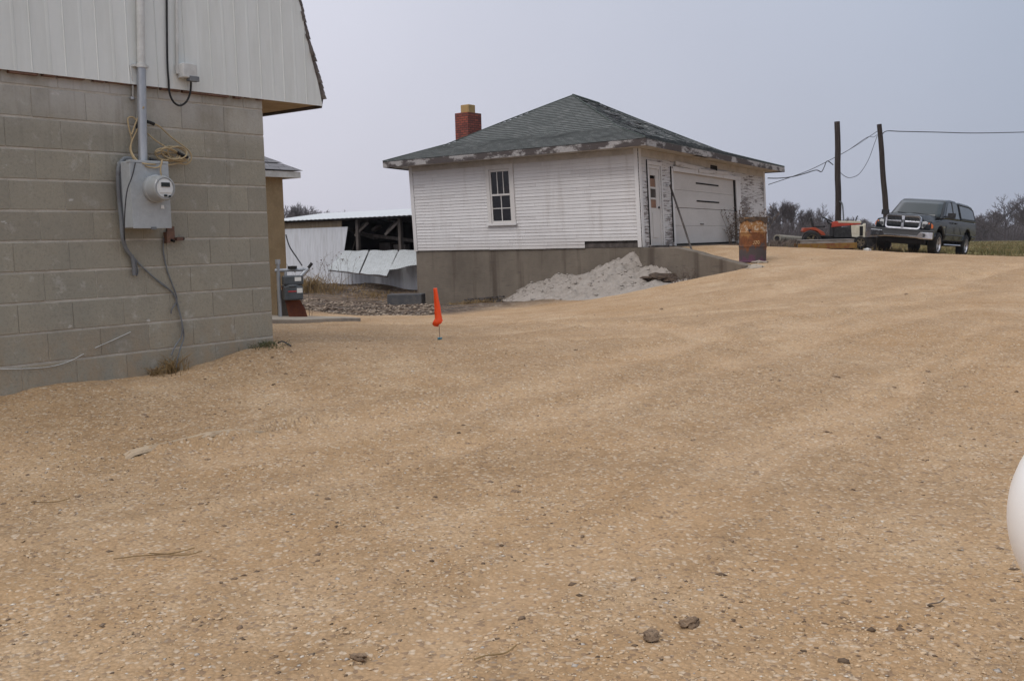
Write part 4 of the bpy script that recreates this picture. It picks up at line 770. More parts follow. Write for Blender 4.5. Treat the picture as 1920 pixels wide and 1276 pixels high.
# service fitting on right gable corner is only the wires below
# ------------------------------------------------------------------ wing wall, sill slab, sand pile, trough
wl=MB(); A0=Vector((C.x,C.y,C.z)); n=12; prof_=[]
ztop=lambda t: C.z-.01 if t<.42 else (C.z-.01)+(E.z+.03-(C.z-.01))*(t-.42)/.58
vs=[];fs=[]
for i in range(n+1):
    t=i/n; p=Vector((C.x+(E.x-C.x)*t,C.y+(E.y-C.y)*t,0)); nn=Vector((cn.x,cn.y,0))
    zt=ztop(t)+random.uniform(-.01,.01); vs+=[p-nn*.10+Vector((0,0,zt)),p+nn*.12+Vector((0,0,zt)),p+nn*.12+Vector((0,0,E.z-1.3)),p-nn*.10+Vector((0,0,E.z-1.3))]
for i in range(n):
    o_=4*i
    for k in range(4): fs.append((o_+k,o_+(k+1)%4,o_+4+(k+1)%4,o_+4+k))
fs+=[(0,1,2,3),(4*n+3,4*n+2,4*n+1,4*n)]; wl.add(vs,fs); tag(wl.build('wing_wall',M['conc'],bevel=.02,seg=2),'low concrete wing wall sloping down from the garage corner','retaining wall')
b=MB(); b.box(1.15,gx1+.9,-.42,-.05,-.5,-.015); o=b.build('door_sill_slab',worn('brown_sill',(.13,.085,.06),(.075,.055,.042),4,bump=.5),loc=C,bevel=.03); o.rotation_euler=(0,0,TH); tag(o,'narrow brown dirt stained sill under the garage door','slab')
# sand pile against the left foundation and wing wall
def pile():
    ridge=[(4.3,.05,.30),(3.85,.19,.55),(3.4,.31,.85),(2.9,.45,1.15),(2.3,.55,1.4),(1.5,.62,1.65),(.8,.78,1.85),(.25,.82,1.9),(-.6,.60,1.9),(-1.3,.46,1.8),(-2.2,.28,1.5),(-3.2,.03,1.0)]
    ys=np.array([r[0] for r in ridge][::-1]); hs=np.array([r[1] for r in ridge][::-1]); ws=np.array([r[2] for r in ridge][::-1])
    ny,nx=150,60; b=MB(); vs=[];fs=[]
    for i in range(ny+1):
        y=ys[0]+(ys[-1]-ys[0])*i/ny; h=np.interp(y,ys,hs); wd=np.interp(y,ys,ws)
        for j in range(nx+1):
            sft=0 if y>0 else 0
            x=.03-(wd*1.55+.05)*j/nx ; q=HF.M@Vector((x,y,0)); q2=q
            d=(.03-x)/(wd*1.5); hh=h*max(0,1-d)**.9
            amp=min(1,hh*6); hh+=amp*(float(fbm(q.x*1.6,q.y*1.6,4,77))*.22+abs(float(fbm(q.x*4,q.y*4,4,79)))*.10+float(fbm(q.x*11,q.y*11,3,78))*.06)
            vs.append(Vector((q.x,q.y,gzl[i,j]+hh-.03)))
    for i in range(ny):
        for j in range(nx): a=i*(nx+1)+j; fs.append((a,a+1,a+nx+2,a+nx+1))
    b.add(vs,fs); rd=random.Random(6)
    for k in range(900):
        i=rd.randrange(2,ny-1); j=min(nx,int(abs(rd.gauss(0,.55))*nx)); p=vs[i*(nx+1)+j]; r=.018*math.exp(rd.gauss(.35,.6)); r=min(r,.07); c_=[Vector((rd.uniform(.6,1.2)*a*r,rd.uniform(.6,1.2)*d_*r,rd.uniform(.4,.8)*e_*r)) for a,d_,e_ in ((1,.1,.1),(.1,1,0),(-1,0,.2),(0,-1,.1),(.1,.1,1),(0,0,-1))]
        b.add([p+q for q in c_],[(0,1,4),(1,2,4),(2,3,4),(3,0,4),(1,0,5),(2,1,5),(3,2,5),(0,3,5)])
    return b
# base heights, vectorised
_r=[4.3,-3.2]
def _pl():
    global gzl
    ny,nx=150,60; ridge_y=np.array([4.3,3.85,3.4,2.9,2.3,1.5,.8,.25,-.6,-1.3,-2.2,-3.2][::-1]); ws=np.array([.30,.55,.85,1.15,1.4,1.65,1.85,1.9,1.9,1.8,1.5,1.0][::-1])
    ysv=np.linspace(-3.2,_r[0],ny+1); wd=np.interp(ysv,ridge_y,ws); xx=.03-(wd[:,None]*1.55+.05)*np.linspace(0,1,nx+1)[None]; yy=np.repeat(ysv[:,None],nx+1,1)
    wx=C.x+xx*DV.x+yy*DU.x; wy=C.y+xx*DV.y+yy*DU.y; z=TA(wx,wy); gzl=z
_pl(); sp_=pile().build('sand_pile',M['sand'],smooth=False,recalc=False); tag(sp_,'long heap of pale grey sand banked against the garage foundation','sand pile')
def clod(name,label,c,r,m,seed,flat=.6,group=None,cat='dirt clod'):
    bm=bmesh.new(); bmesh.ops.create_icosphere(bm,subdivisions=3,radius=1)
    rd=random.Random(seed); ox=rd.uniform(0,50)
    for v in bm.verts:
        p=v.co; k=1+.9*float(fbm(p.x*1.5+ox,p.y*1.5+p.z*1.3+ox,4,seed,.65)); v.co=Vector((p.x*r*k*1.35,p.y*r*k*.8,p.z*r*k*flat))
    me=bpy.data.meshes.new(name); bm.to_mesh(me); bm.free(); me.materials.append(M[m]); me.polygons.foreach_set('use_smooth',[False]*len(me.polygons))
    o=bpy.data.objects.new(name,me); COL.objects.link(o); o.location=c; o.rotation_euler=(0,0,rd.uniform(0,6)); return tag(o,label,cat,group)
hp=lambda px,py,x: HF.M@HF.hit(px,py,0,x)
clod('dirt_clump','flat dark dirt clump on the grey sand pile by the wing wall',at(1236,520,24.0),.36,'dirt',3,.26,cat='dirt')
stalks('dead_brush','dark dead brush stuck in the sand beside the concrete wing wall',ground_at(1285,522,23.2),30,.32,.30,'weed',14,.008)
b=MB(); a=HF.loc_of(at(945,548,28)); 
for k in range(6): b.box(-.50-.06,-.46+.0,4.15+k*.22,4.33+k*.22,-1.33-.02*k,-1.28-.02*k)
b.box(-.47,-.43,4.1,5.5,-1.42,-1.37); b.box(-.62,-.58,4.1,5.5,-1.44,-1.39)
X=None; o=b.build('buried_pallet',M['dwood'],loc=C); o.rotation_euler=(0,0,TH); tag(o,'dark wooden pallet half buried at the tip of the grey sand pile','pallet')
p=ground_at(763,567,29.6); T=MB(); X=Matrix.Rotation(TH-R(60),4,'Z')
b=MB(); b.box(-.52,.50,-.3,.3,-.25,.44); o=b.build('concrete_trough',M['dconc'],loc=p,bevel=.02); o.rotation_euler=(0,0,R(-6)); tag(o,'dark grey concrete block standing at the back corner of garage foundation','concrete block')
# ------------------------------------------------------------------ marker flag
fp=ground_at(825,641,10.45); T=thing('marker_flag','orange marking flag rolled on a thin wire in gravel','flag',fp)
top=at(816,540,10.45)-fp; mid=at(823,604,10.45)-fp
b=MB(); b.tube([(0,0,-.03),(mid.x*.6,0,mid.z*.5),(mid.x,0,mid.z),(top.x,0,top.z)],.0032,6); b.build('stake',M['wire'],T)
b=MB(); ax=top-mid; NV=26; NA=22; vs=[];fs=[]
for i in range(NV+1):
    t=i/NV; c=mid.lerp(top,t); r=.036*(1-t)+.021*t; r+= .004*max(0,.12-t)*8
    for j in range(NA):
        a=2*math.pi*j/NA*1.12; rr=r*(1+.10*math.sin(a*2+t*5)+.05*math.sin(a*5+t*17)); zz=c.z+(.018*math.sin(a*2+1) if i==0 else 0)-(.03*(math.cos(a)<-.3) if i==0 else 0)
        vs.append((c.x+rr*math.cos(a)-(.03*(1-t*9) if (math.cos(a)<-.4 and t<.1) else 0),rr*math.sin(a),zz))
for i in range(NV):
    for j in range(NA-1): fs.append((i*NA+j,i*NA+j+1,(i+1)*NA+j+1,(i+1)*NA+j))
b.add(vs,fs); b.add([top+Vector((math.cos(a)*.020,math.sin(a)*.020,.0)) for a in np.linspace(0,6.28,12)[:-1]],[tuple(range(11))]); o=b.build('flag_cloth',M['orange'],T,smooth=True,recalc=False); sm=o.modifiers.new('t','SOLIDIFY'); sm.thickness=.002
b=MB(); 
for k in range(5): X=Matrix.Translation((random.uniform(-.014,.014),random.uniform(-.01,.01),.012))@Euler((random.uniform(-.6,.6),random.uniform(-.6,.6),random.uniform(0,3))).to_matrix().to_4x4(); b.box(-.018,.018,-.012,.012,-.004,.006,0,X)
b.build('ribbon_knot',M['blue'],T,bevel=.002)
# ------------------------------------------------------------------ barrel
bp=ground_at(1411,487,22.0); bh=(at(1411,408,22.0).z-bp.z)
T=thing('rusty_barrel','rusty steel drum with charred rim in front of the garage door','barrel',bp,0,rot=(0,R(1.0),0)); br_=.285
b=MB(); pf=[]; z=0
for k in range(60):
    z=bh*k/59; r=br_
    for q,wd,am in ((bh*.35,.016,.012),(bh*.66,.016,.012),(0,.012,.012),(bh*.985,.014,.014)): r+=am*math.exp(-((z-q)/wd)**2)
    pf.append((r,z))
b.lathe([(0,.005)]+pf+[(br_-.015,bh),(br_-.02,.12),(0,.1)],48)
for q_ in range(len(b.v)):
    p_=Vector(b.v[q_]); a_=math.atan2(p_.y,p_.x); rr_0=math.hypot(p_.x,p_.y)
    if rr_0>.2: k_=1+.05*float(fbm(math.cos(a_)*1.3+5,math.sin(a_)*1.3+p_.z*2.2,3,88)); b.v[q_]=(p_.x*k_,p_.y*k_,p_.z)
o=b.build('drum',M['rust'],T,smooth=True,recalc=False)
b=MB(); vs=[]; fs=[]; na=80
for j in range(na):
    a=2*math.pi*j/na; 
    for k,(dr,zz) in enumerate(((.017,bh+.012),(.019,bh-.05-.07*abs(float(fbm(j*.13,2.,3,5)))*3))): vs.append(((br_+dr)*math.cos(a),(br_+dr)*math.sin(a),zz))
for j in range(na): j2=(j+1)%na; fs.append((2*j,2*j+1,2*j2+1,2*j2))
b.add(vs,fs); o=b.build('charred_rim',M['dirt'],T,recalc=False); sm=o.modifiers.new('t','SOLIDIFY'); sm.thickness=.006
b=MB(); ang0=R(-104); rr=br_+.006
def cyl(u,z): a=ang0+u/br_; rr=(br_*(1+.05*float(fbm(math.cos(a)*1.3+5,math.sin(a)*1.3+z*2.2,3,88)))+.003); return Vector((rr*math.cos(a),rr*math.sin(a),z))
zb0=bh*.40
for st in ([(.03,.075),(.03,.015),(.015,0),(0,.012)],[(.05,.06),(.06,.075),(.08,.07),(.08,.05),(.05,.0),(.085,.0)],[(.105,.02),(.105,.06),(.12,.075),(.137,.06),(.137,.018),(.12,0),(.105,.02)]):
    for a,c in zip(st[:-1],st[1:]): b.tube([cyl(a[0],zb0+a[1]),cyl(c[0],zb0+c[1])],.006,6)
b.build('lettering',M['ltr'],T)
# leaning pole and shrub by the door
b=MB(); lp0=ground_at(1298,462,25.5); lp1=HF.M@Vector((1.42,-.03,1.60)); b.tube([lp0-Vector((0,0,.03)),lp0.lerp(lp1,.5),lp1],.026,8); tag(b.build('leaning_pole',M['dwood'],smooth=True),'thin dark pole leaning against the garage front between door and garage door','pole')
sh=HF.M@Vector((5.2,-.45,0)); sh.z=gz(sh.x,sh.y); stalks('bare_shrub','leafless dark shrub against the garage door behind the barrel',sh,34,1.0,.55,'weed',31,.010,'shrub',br=8)
clod('rubble_lump','pale broken concrete lump at the foot of the rusty drum',ground_at(1425,489,21.6),.10,'conc2',8,.5,cat='rubble')
clod('rubble_lump','broken concrete lump at low end of wing wall',ground_at(1415,508,21.0),.16,'conc2',9,.4,cat='rubble')
# ------------------------------------------------------------------ poles and wires
def pole(px0,py0,px1,py1,Y,r0,r1,label):
    b0=at(px1,py1,Y); t0=at(px0,py0,Y); g0=gz(b0.x,b0.y); d=(t0-b0).normalized(); base=b0-d*((b0.z-g0+.4)/d.z)
    b=MB(); n=10; b.tube([base.lerp(t0,i/n)+Vector((.012*math.sin(i*1.7),0,0)) for i in range(n+1)],[r0+(r1-r0)*i/n for i in range(n+1)],14)
    return tag(b.build('utility_pole',M['pole'],smooth=True),label,'utility pole','short cut-off utility poles')
pole(1570,228,1572,430,40.0,.125,.105,'straight dark pole standing behind the orange tractor'); pole(1649,233,1662,410,44.0,.135,.10,'leaning dark pole standing behind the charcoal pickup')
def wire(name,label,pts,r=.016):
    b=MB(); b.tube(spline([at(*p) for p in pts],8),r,6); return tag(b.build(name,M['dcable']),label,'wire')
HRc=HF.M@wf(Vector((W,.3,1.55)))
wire('service_wire','upper wire strung from the garage past the straight pole to leaning pole',[(1441,346,32.2),(1480,333,34.5),(1520,318,37),(1560,298,39.8),(1600,276,42),(1645,246,43.9)],.012)
wire('service_cable','thick sagging cable from the garage wall to the straight pole',[(1440,334,32.2),(1462,334,33.5),(1487,331,35),(1510,325,36.8),(1530,319,38.2),(1540,322,38.8),(1545,314,39.2),(1551,302,39.6),(1562,309,39.85)],.018)
wire('looped_cable','slack cable loop hanging between the two poles',[(1575,323,39.95),(1585,331,40.5),(1596,333,41.2),(1612,325,42),(1628,300,43),(1640,268,43.7),(1645,254,43.9)],.012)
wire('overhead_wire','long overhead wire running off from the leaning pole top',[(1653,254,43.9),(1662,246,44),(1690,246.5,44.5),(1760,248,46),(1840,249.5,48),(1990,246,52)],.020)
wire('tie_wire','short wire between leaning pole top and the strung cable',[(1562,297,39.9),(1590,282,41),(1625,258,43),(1638,257,43.6),(1645,252,43.9)],.010)
b=MB(); b.tube(spline([at(1574,378,39.9),at(1577,379,39.7),at(1580,387,39.5),at(1582,420,39.2),at(1583,470,39.0)]),.03,8); tag(b.build('bent_pipe',M['gasm']),'thin bent grey pipe rising beside the straight pole','pipe')
# ------------------------------------------------------------------ pickup with topper
def frame_obj(name,label,cat,p,heading,pitch=0,roll=0):
    o=thing(name,label,cat,p); o.rotation_euler=Euler((roll,pitch,heading),'XYZ'); return o
wfl=at(1748,480,36.2); fwd=-DV; lft=Vector((DV.y,-DV.x,0))
hd=math.atan2(fwd.y,fwd.x)
def tp(x,y): return wfl+fwd*x+lft*(y-.86)
zf=(gz(*tp(0,.86)[:2])+gz(*tp(0,-.86)[:2]))/2; zr=(gz(*tp(-3.57,.86)[:2])+gz(*tp(-3.57,-.86)[:2]))/2
po=tp(0,0); po.z=at(1759,479,36.2).z+.0; pitch=-math.atan2(po.z-zr,3.57)*.6; 
tk=frame_obj('pickup_truck','dark charcoal pickup with chrome grille and matching bed topper','pickup truck',po,hd,-abs(pitch)*0+0*pitch)
zl=gz(*tp(0,.86)[:2])-po.z; zrr=gz(*tp(0,-.86)[:2])-po.z
tk.rotation_euler=Euler((math.atan2(zl-zrr,1.72)*.75,math.atan2((zr-zf),3.57)*1.0,hd),'XYZ'); tk.location.z=zf; tk.scale=(1.05,1.05,1.05)
K=1.05
def zz_(z): return z*K
def arch(cx,r,n=14,z0=.50): return [(cx+r*math.cos(a),.42+r*math.sin(a)) for a in np.linspace(R(170),R(10),n)] 
side=[(.90,.60),(.93,.80),(.90,1.00),(.80,1.10),(.2,1.14),(-.74,1.22),(-2.86,1.22),(-4.80,1.20),(-4.86,.95),(-4.80,.62)]
ra=[(x,z) for x,z in arch(-3.57,.52)]; fa=[(x,z) for x,z in arch(0,.53)]
poly=side+[(-4.35,.56)]+ra+[(-2.9,.50),(-.72,.50)]+fa+[(.70,.55)]
bd=MB()
def yw(x,z,sg):
    yv=.985
    if z>1.0: yv-= (z-1.0)*.30
    if x>.3: yv-=(x-.3)**2*.22
    if z<.6: yv-=.03
    return sg*yv
bd.prism(poly,lambda c:Vector((c[0],yw(c[0],c[1],-1),zz_(c[1]))),lambda c:Vector((c[0],yw(c[0],c[1],1),zz_(c[1]))))
body=bd.build('body',M['car'],tk,bevel=.05,seg=3)
# hood bulge
def loft(secs,name,m,parent,bevel=0,seg=2,closed_ends=True):
    b=MB(); n=len(secs[0]); vs=[p for s in secs for p in s]; fs=[]
    for i in range(len(secs)-1):
        for j in range(n-1): fs.append((i*n+j,i*n+j+1,(i+1)*n+j+1,(i+1)*n+j))
    if closed_ends: fs+=[tuple(range(n))[::-1],tuple((len(secs)-1)*n+j for j in range(n))]
    b.add(vs,fs); return b.build(name,m,parent,bevel=bevel,seg=seg,smooth=not bevel)
hood=[]
for x,zc,wd,ze_ in ((.90,1.22,.50,1.02),(.82,1.275,.60,1.08),(.5,1.305,.66,1.10),(0,1.32,.70,1.12),(-.3,1.33,.72,1.15),(-.60,1.32,.74,1.19)):
    hood.append([Vector((x,s*wd*k,zz_(ze_+(zc-ze_)*h))) for s,k,h in ((-1,1.12,-.05),(-1,1.0,.45),(-1,.9,.80),(-1,.5,.96),(1,0,1.0),(1,.5,.96),(1,.9,.80),(1,1.0,.45),(1,1.12,-.05))])
loft(hood,'hood',M['car'],tk)
def green(poly,name,yb,yt,zb_,zt_,bev=.05):
    f=lambda c,s: Vector((c[0]+(.28 if c[0]>-4.5 else 0),s*(yb+(yt-yb)*(c[1]-zb_)/(zt_-zb_)),zz_(c[1]))); b=MB(); b.prism(poly,lambda c:f(c,-1),lambda c:f(c,1)); return b.build(name,M['car'],tk,bevel=bev,seg=3), f
cabp=[(-.60,1.20),(-1.36,1.76),(-1.55,1.83),(-2.0,1.865),(-2.6,1.855),(-2.80,1.80),(-2.88,1.20)]
cab,fc=green(cabp,'cab',.93,.74,1.2,1.86)
topp=[(-2.92,1.20),(-2.90,1.80),(-3.2,1.83),(-4.4,1.80),(-4.62,1.74),(-4.86,1.20)]
tpr,ft=green(topp,'topper',.94,.74,1.2,1.83)
def pane(pts,f,s,name,par,m='cglass',off=.012):
    b=MB(); P=[f(c,s)+Vector((0,s*off,.003)) for c in pts]; P0=[f(c,s)-Vector((0,s*.01,0)) for c in pts]; n=len(P); b.add(P0+P,[tuple(range(n,2*n))]+[(i,(i+1)%n,n+(i+1)%n,n+i) for i in range(n)]); return b.build(name,M[m],par)
for s in (1,-1):
    pane([(-.98,1.27),(-1.46,1.68),(-1.60,1.745),(-1.98,1.77),(-1.98,1.26)],fc,s,'side_window',cab); pane([(-2.06,1.26),(-2.06,1.77),(-2.55,1.76),(-2.70,1.70),(-2.76,1.26)],fc,s,'rear_side_window',cab)
    pane([(-3.05,1.30),(-3.03,1.72),(-4.35,1.68),(-4.55,1.60),(-4.62,1.30)],ft,s,'topper_window',tpr,'cglass'); 
    b=MB(); pts=[(-2.99,1.27),(-2.97,1.75),(-4.38,1.71),(-4.60,1.62),(-4.69,1.27),(-2.99,1.27)]
    for a,c in zip(pts[:-1],pts[1:]): b.tube([ft(a,s)+Vector((0,s*.008,0)),ft(c,s)+Vector((0,s*.008,0))],.02,6)
    b.build('window_trim',M['black'],tpr)
    b=MB(); pts=[(-2.02,1.24),(-2.02,1.80)]; b.tube([fc(c,s)+Vector((0,s*.01,0)) for c in pts],.022,6); b.tube([fc(c,s)+Vector((0,s*.012,0)) for c in ((-.95,1.25),(-2.78,1.245))],.013,6); b.build('window_seal',M['black'],cab)
b=MB(); P=[]
for (x,z,yv,dz) in ((-.70,1.285,.80,0),(-1.345,1.755,.70,0)): P.append((x,z,yv))
n=8; vs=[];fs=[]
for t in np.linspace(0,1,6):
    x=-.375+(-1.35+.655)*t; z=1.245+(1.757-1.245)*t; yv=.82+(.70-.82)*t
    for k in range(n+1): s=-1+2*k/n; bow=.06*(1-s*s); vs.append((x+.014+bow*.8,s*yv,zz_(z+.014)+bow*.15))
for i in range(5):
    for k in range(n): a=i*(n+1)+k; fs.append((a,a+1,a+n+2,a+n+1))
b.add(vs,fs); o=b.build('windshield',M['cglass'],cab,smooth=True); sm=o.modifiers.new('t','SOLIDIFY'); sm.thickness=.012
b=MB(); 
for y0_,y1_ in ((.45,-.12),(-.05,-.62)): b.tube(spline([(-.38,y0_,zz_(1.29)),(-.40,(y0_+y1_)/2,zz_(1.335)),(-.43,y1_,zz_(1.35))],5),.014,5)
b.box(-.46,-.32,-.78,.78,zz_(1.225),zz_(1.262)); b.build('wiper',M['black'],cab)
# grille
gw,g0,g1=.60,.80,1.235; gx=.93
def rr(w_,z0,z1,r,n=5):
    out=[]
    for cx_,cz,a0 in ((w_-r,z1-r,0),(-w_+r,z1-r,90),(-w_+r,z0+r,180),(w_-r,z0+r,270)):
        for k in range(n+1): a=R(a0+90*k/n); out.append((cx_+r*math.cos(a),cz+r*math.sin(a)))
    return out
gx_f=lambda y,z: gx-.10*y*y-.10*(z-g0)
ring_o=rr(gw,g0,g1,.11); ring_i=rr(gw-.07,g0+.05,g1-.06,.07); n=len(ring_o); b=MB()
vs=[Vector((gx_f(y,z)+.02,y,zz_(z))) for y,z in ring_o]+[Vector((gx_f(y,z)+.05,y,zz_(z))) for y,z in [(a*.97,(c-1.02)*.97+1.02) for a,c in ring_o]]+[Vector((gx_f(y,z)+.04,y,zz_(z))) for y,z in ring_i]+[Vector((gx_f(y,z)-.02,y,zz_(z))) for y,z in ring_i]
fs=[]
for q in range(3):
    for i in range(n): i2=(i+1)%n; fs.append((q*n+i,q*n+i2,(q+1)*n+i2,(q+1)*n+i))
b.add(vs,fs); gr=b.build('grille',M['chrome'],tk,smooth=True)
b=MB(); b.add([Vector((gx_f(y,z)-.01,y,zz_(z))) for y,z in rr(gw-.05,g0+.04,g1-.05,.07)],[tuple(range(n))]); b.build('grille_mesh',M['dark'],gr)
b=MB(); 
for y_ in np.linspace(-.5,.5,23): b.box(gx-.045,gx-.02,y_-.004,y_+.004,zz_(g0+.05),zz_(g1-.06))
b.build('grille_slat',M['bumperb'],gr)
b=MB(); b.prism([(-.05,g0+.03),(.05,g0+.03),(.035,1.0),(.055,g1-.03),(-.055,g1-.03),(-.035,1.0)],lambda c:Vector((gx_f(*c)-.0,c[0],zz_(c[1]))),lambda c:Vector((gx_f(*c)+.045,c[0],zz_(c[1])))); zc=(g0+g1)/2+.02
b.prism([(-gw+.06,zc-.022),(-.06,zc-.03),(-.06,zc+.03),(-gw+.06,zc+.022)],lambda c:Vector((gx_f(*c)-.0,c[0],zz_(c[1]))),lambda c:Vector((gx_f(*c)+.035,c[0],zz_(c[1])))); b.prism([(gw-.06,zc-.022),(.06,zc-.03),(.06,zc+.03),(gw-.06,zc+.022)],lambda c:Vector((gx_f(*c)-.0,c[0],zz_(c[1]))),lambda c:Vector((gx_f(*c)+.035,c[0],zz_(c[1])))); b.build('grille_bar',M['chrome'],gr,bevel=.01)
b=MB(); b.prism([(-.03,zc+.05),(.03,zc+.05),(.02,zc-.03),(0,zc-.055),(-.02,zc-.03)],lambda c:Vector((gx_f(*c)+.046,c[0],zz_(c[1]))),lambda c:Vector((gx_f(*c)+.056,c[0],zz_(c[1])))); b.build('badge',M['bumperb'],gr)
for s in (1,-1):
    b=MB(); pts=[(.63,.86),(.63,1.06),(.74,1.075),(.80,1.04),(.82,.88),(.76,.84)]; fx=lambda c:Vector((.945-.55*max(0,c[0]-.6)**1.3,s*c[0],zz_(c[1])))
    b.prism(pts,lambda c:fx(c)-Vector((.05,0,0)),lambda c:fx(c)+Vector((.0,0,0))); hl=b.build('headlight',M['lamp'],tk,bevel=.012)
    b=MB(); b.lathe([(0,0),(.06,0),(.055,.012),(0,.016)],16,Matrix.Translation((.938,s*.70,zz_(.94)))@Matrix.Rotation(R(90),4,'Y')); b.build('bulb',M['bumperb'],hl)
    b=MB(); pts=[(.80,.85),(.80,1.04),(.88,1.02),(.925,.97),(.93,.87)]; fx2=lambda c:Vector((.905-.9*max(0,c[0]-.78)**1.05,s*c[0],zz_(c[1])))
    b.prism(pts,lambda c:fx2(c)-Vector((.05,0,0)),lambda c:fx2(c)+Vector((.012,s*.03,0))); b.build('turn_signal',M['amber'],tk,bevel=.008)
    b=MB(); b.tube([(-.66,s*.90,zz_(1.30)),(-.64,s*1.02,zz_(1.29))],.022,8); X=Matrix.Translation((-.64,s*1.12,zz_(1.33))); b.box(-.06,.05,-.12,.12,-.085,.085,0,X); b.build('mirror',M['black'],tk,bevel=.035,seg=3)
    b=MB()
    for hx_ in (-1.55,-1.95): b.box(hx_-.09,hx_+.09,s*.965-.02,s*.965+.025,zz_(1.085),zz_(1.125))
    b.build('door_handle',M['black'],tk,bevel=.01)
    b=MB()
    for sx_ in (-.68,-1.76,-2.60): b.box(sx_-.006,sx_+.006,s*.9875-.006,s*.9875+.003,zz_(.56),zz_(1.0))
    b.build('door_seam',M['black'],tk)
    b=MB(); b.box(-2.98,-.62,s*.985-.015,s*.985+.02,zz_(.69),zz_(.735)); b.box(-4.75,-4.2,s*.985-.015,s*.985+.02,zz_(.69),zz_(.735)); b.build('side_moulding',M['gasm'],tk,bevel=.008)
    b=MB(); b.tube([(-.72,s*.93,.40),(-2.9,s*.93,.40)],.035,8); b.build('step_bar',M['chrome'],tk,smooth=True)
    b=MB(); b.box(-.55,-.30,s*.987-.006,s*.987+.004,zz_(.93),zz_(.955)); b.build('fender_badge',M['chrome'],tk)
# bumper
b=MB(); ys=np.linspace(-.97,.97,25); prof_=[(.0,.82),(.045,.80),(.05,.68),(.03,.62),(-.06,.61),(-.08,.82)]
def bsec(y,pf,base=.99): return [Vector((base+.06+x-.14*abs(y)**2.2,y*1.05,zz_(z))) for x,z in pf]
def bumper(pf,name,m,ysr,bev=0):
    secs=[bsec(y,pf(y)+[pf(y)[0]]) for y in ysr]; return loft(secs,name,m,tk)
bumper(lambda y:[(.0,.80),(.03,.785),(.03,.755),(0,.745),(-.1,.745),(-.1,.80)] ,'bumper_cap',M['bumperb'],ys)
def chrome_pf(y):
    a=abs(y); k=float(sstep(.50,.60,a)); zt_=.615+.12*k; return [(.03,zt_),(.055,zt_-.02),(.055,.56-.02*k),(.03,.535-.02*k),(-.06,.535),(-.06,zt_)]
bmp=bumper(chrome_pf,'bumper',M['chrome'],np.linspace(-.97,.97,61))
bumper(lambda y:[(.02,.745),(.02,.61),(-.08,.61),(-.08,.745)],'bumper_insert',M['bumperb'],np.linspace(-.60,.60,15))
for s in (1,-1):
    b=MB(); b.lathe([(0,0),(.062,0),(.058,.02),(.05,.01),(0,.008)],18,Matrix.Translation((1.05+.052-.14*.72**2.2,s*.75,zz_(.63)))@Matrix.Rotation(R(90),4,'Y')); b.build('fog_light',M['bumperb'],bmp)
b=MB(); b.box(-4.6,.78,-.62,.62,.34,.56); b.box(-.25,.25,-.7,.7,.36,.5); b.box(-3.75,-3.4,-.75,.75,.34,.5); b.box(.7,.9,-.75,.75,.40,.60); b.build('chassis',M['dark'],tk)
b=MB(); b.box(-.55,.55,-.70,.70,.5,.95); b.box(-4.1,-3.05,-.70,.70,.5,.95); b.build('wheel_well',M['dark'],tk)
def wheel(par,x,y,r,wd,s,steer=0,rim='alloy'):
    X=Matrix.Translation((x,y,r))@Matrix.Rotation(R(steer),4,'Z')@Matrix.Rotation(R(-90*s),4,'X')
    b=MB(); b.lathe([(r*.60,-wd/2),(r*.9,-wd/2),(r*.985,-wd*.40),(r,-wd*.2),(r,wd*.2),(r*.985,wd*.40),(r*.9,wd/2),(r*.62,wd/2),(r*.60,wd*.3)],36,X); o=b.build('wheel',M['tyre'],par,smooth=True)
    b=MB(); b.lathe([(0,wd*.30),(r*.16,wd*.33),(r*.18,wd*.25),(r*.2,wd*.18)],20,X); b.lathe([(r*.53,wd*.16),(r*.60,wd*.50),(r*.63,wd*.50),(r*.62,wd*.1)],36,X)
    for k in range(5):
        a=2*math.pi*k/5; p0=X@Vector((r*.15*math.cos(a),r*.15*math.sin(a),wd*.26)); p1=X@Vector((r*.58*math.cos(a),r*.58*math.sin(a),wd*.34)); b.bar(p0,p1,r*.20,r*.10,up=X.to_3x3()@Vector((0,0,1)))
    b.build('rim',M[rim],o)
    b=MB(); b.lathe([(0,wd*.05),(r*.56,wd*.05)],24,X); b.build('brake_disc',M['dark'],o)
for x in (0,-3.57):
    for s in (1,-1): wheel(tk,x,s*.85,.40,.27,s)
# ------------------------------------------------------------------ lawn tractor, pallet, log, bin
tpx=ground_at(1556,468,37.4); tr_=thing('lawn_tractor','orange and cream lawn tractor with black seat parked before the straight pole','lawn tractor',tpx,R(-12))
def tbox(name,m,boxes,bev=.015,par=tr_,seg=2):
    b=MB()
    for q in boxes: b.box(*q)
    return b.build(name,M[m],par,bevel=bev,seg=seg)
b=MB(); f=lambda s:(lambda c:Vector((c[0],s,c[1]))); b.prism([(-1.02,.66),(-.98,.78),(-.55,.80),(-.25,.62),(-.18,.50),(-.34,.50),(-.50,.66),(-.72,.72),(-.95,.62)],f(-.42),f(-.18)); b.prism([(-1.02,.66),(-.98,.78),(-.55,.80),(-.25,.62),(-.18,.50),(-.34,.50),(-.50,.66),(-.72,.72),(-.95,.62)],f(.18),f(.42)); b.box(-1.0,-.5,-.18,.18,.70,.79); b.build('rear_fender',M['tor'],tr_,bevel=.02)
b=MB(); b.box(-.62,-.18,-.22,.22,.79,.86); X=Matrix.Translation((-.60,0,.86))@Matrix.Rotation(R(-16),4,'Y'); b.box(-.05,.03,-.22,.22,-.03,.30,0,X); b.build('seat',M['black'],tr_,bevel=.03,seg=3)
tbox('frame','dark',[(-.9,.95,-.16,.16,.30,.48),(-.25,.15,-.38,.38,.28,.33)])
tbox('engine_side','black',[(.12,.82,-.235,.235,.40,.78)])
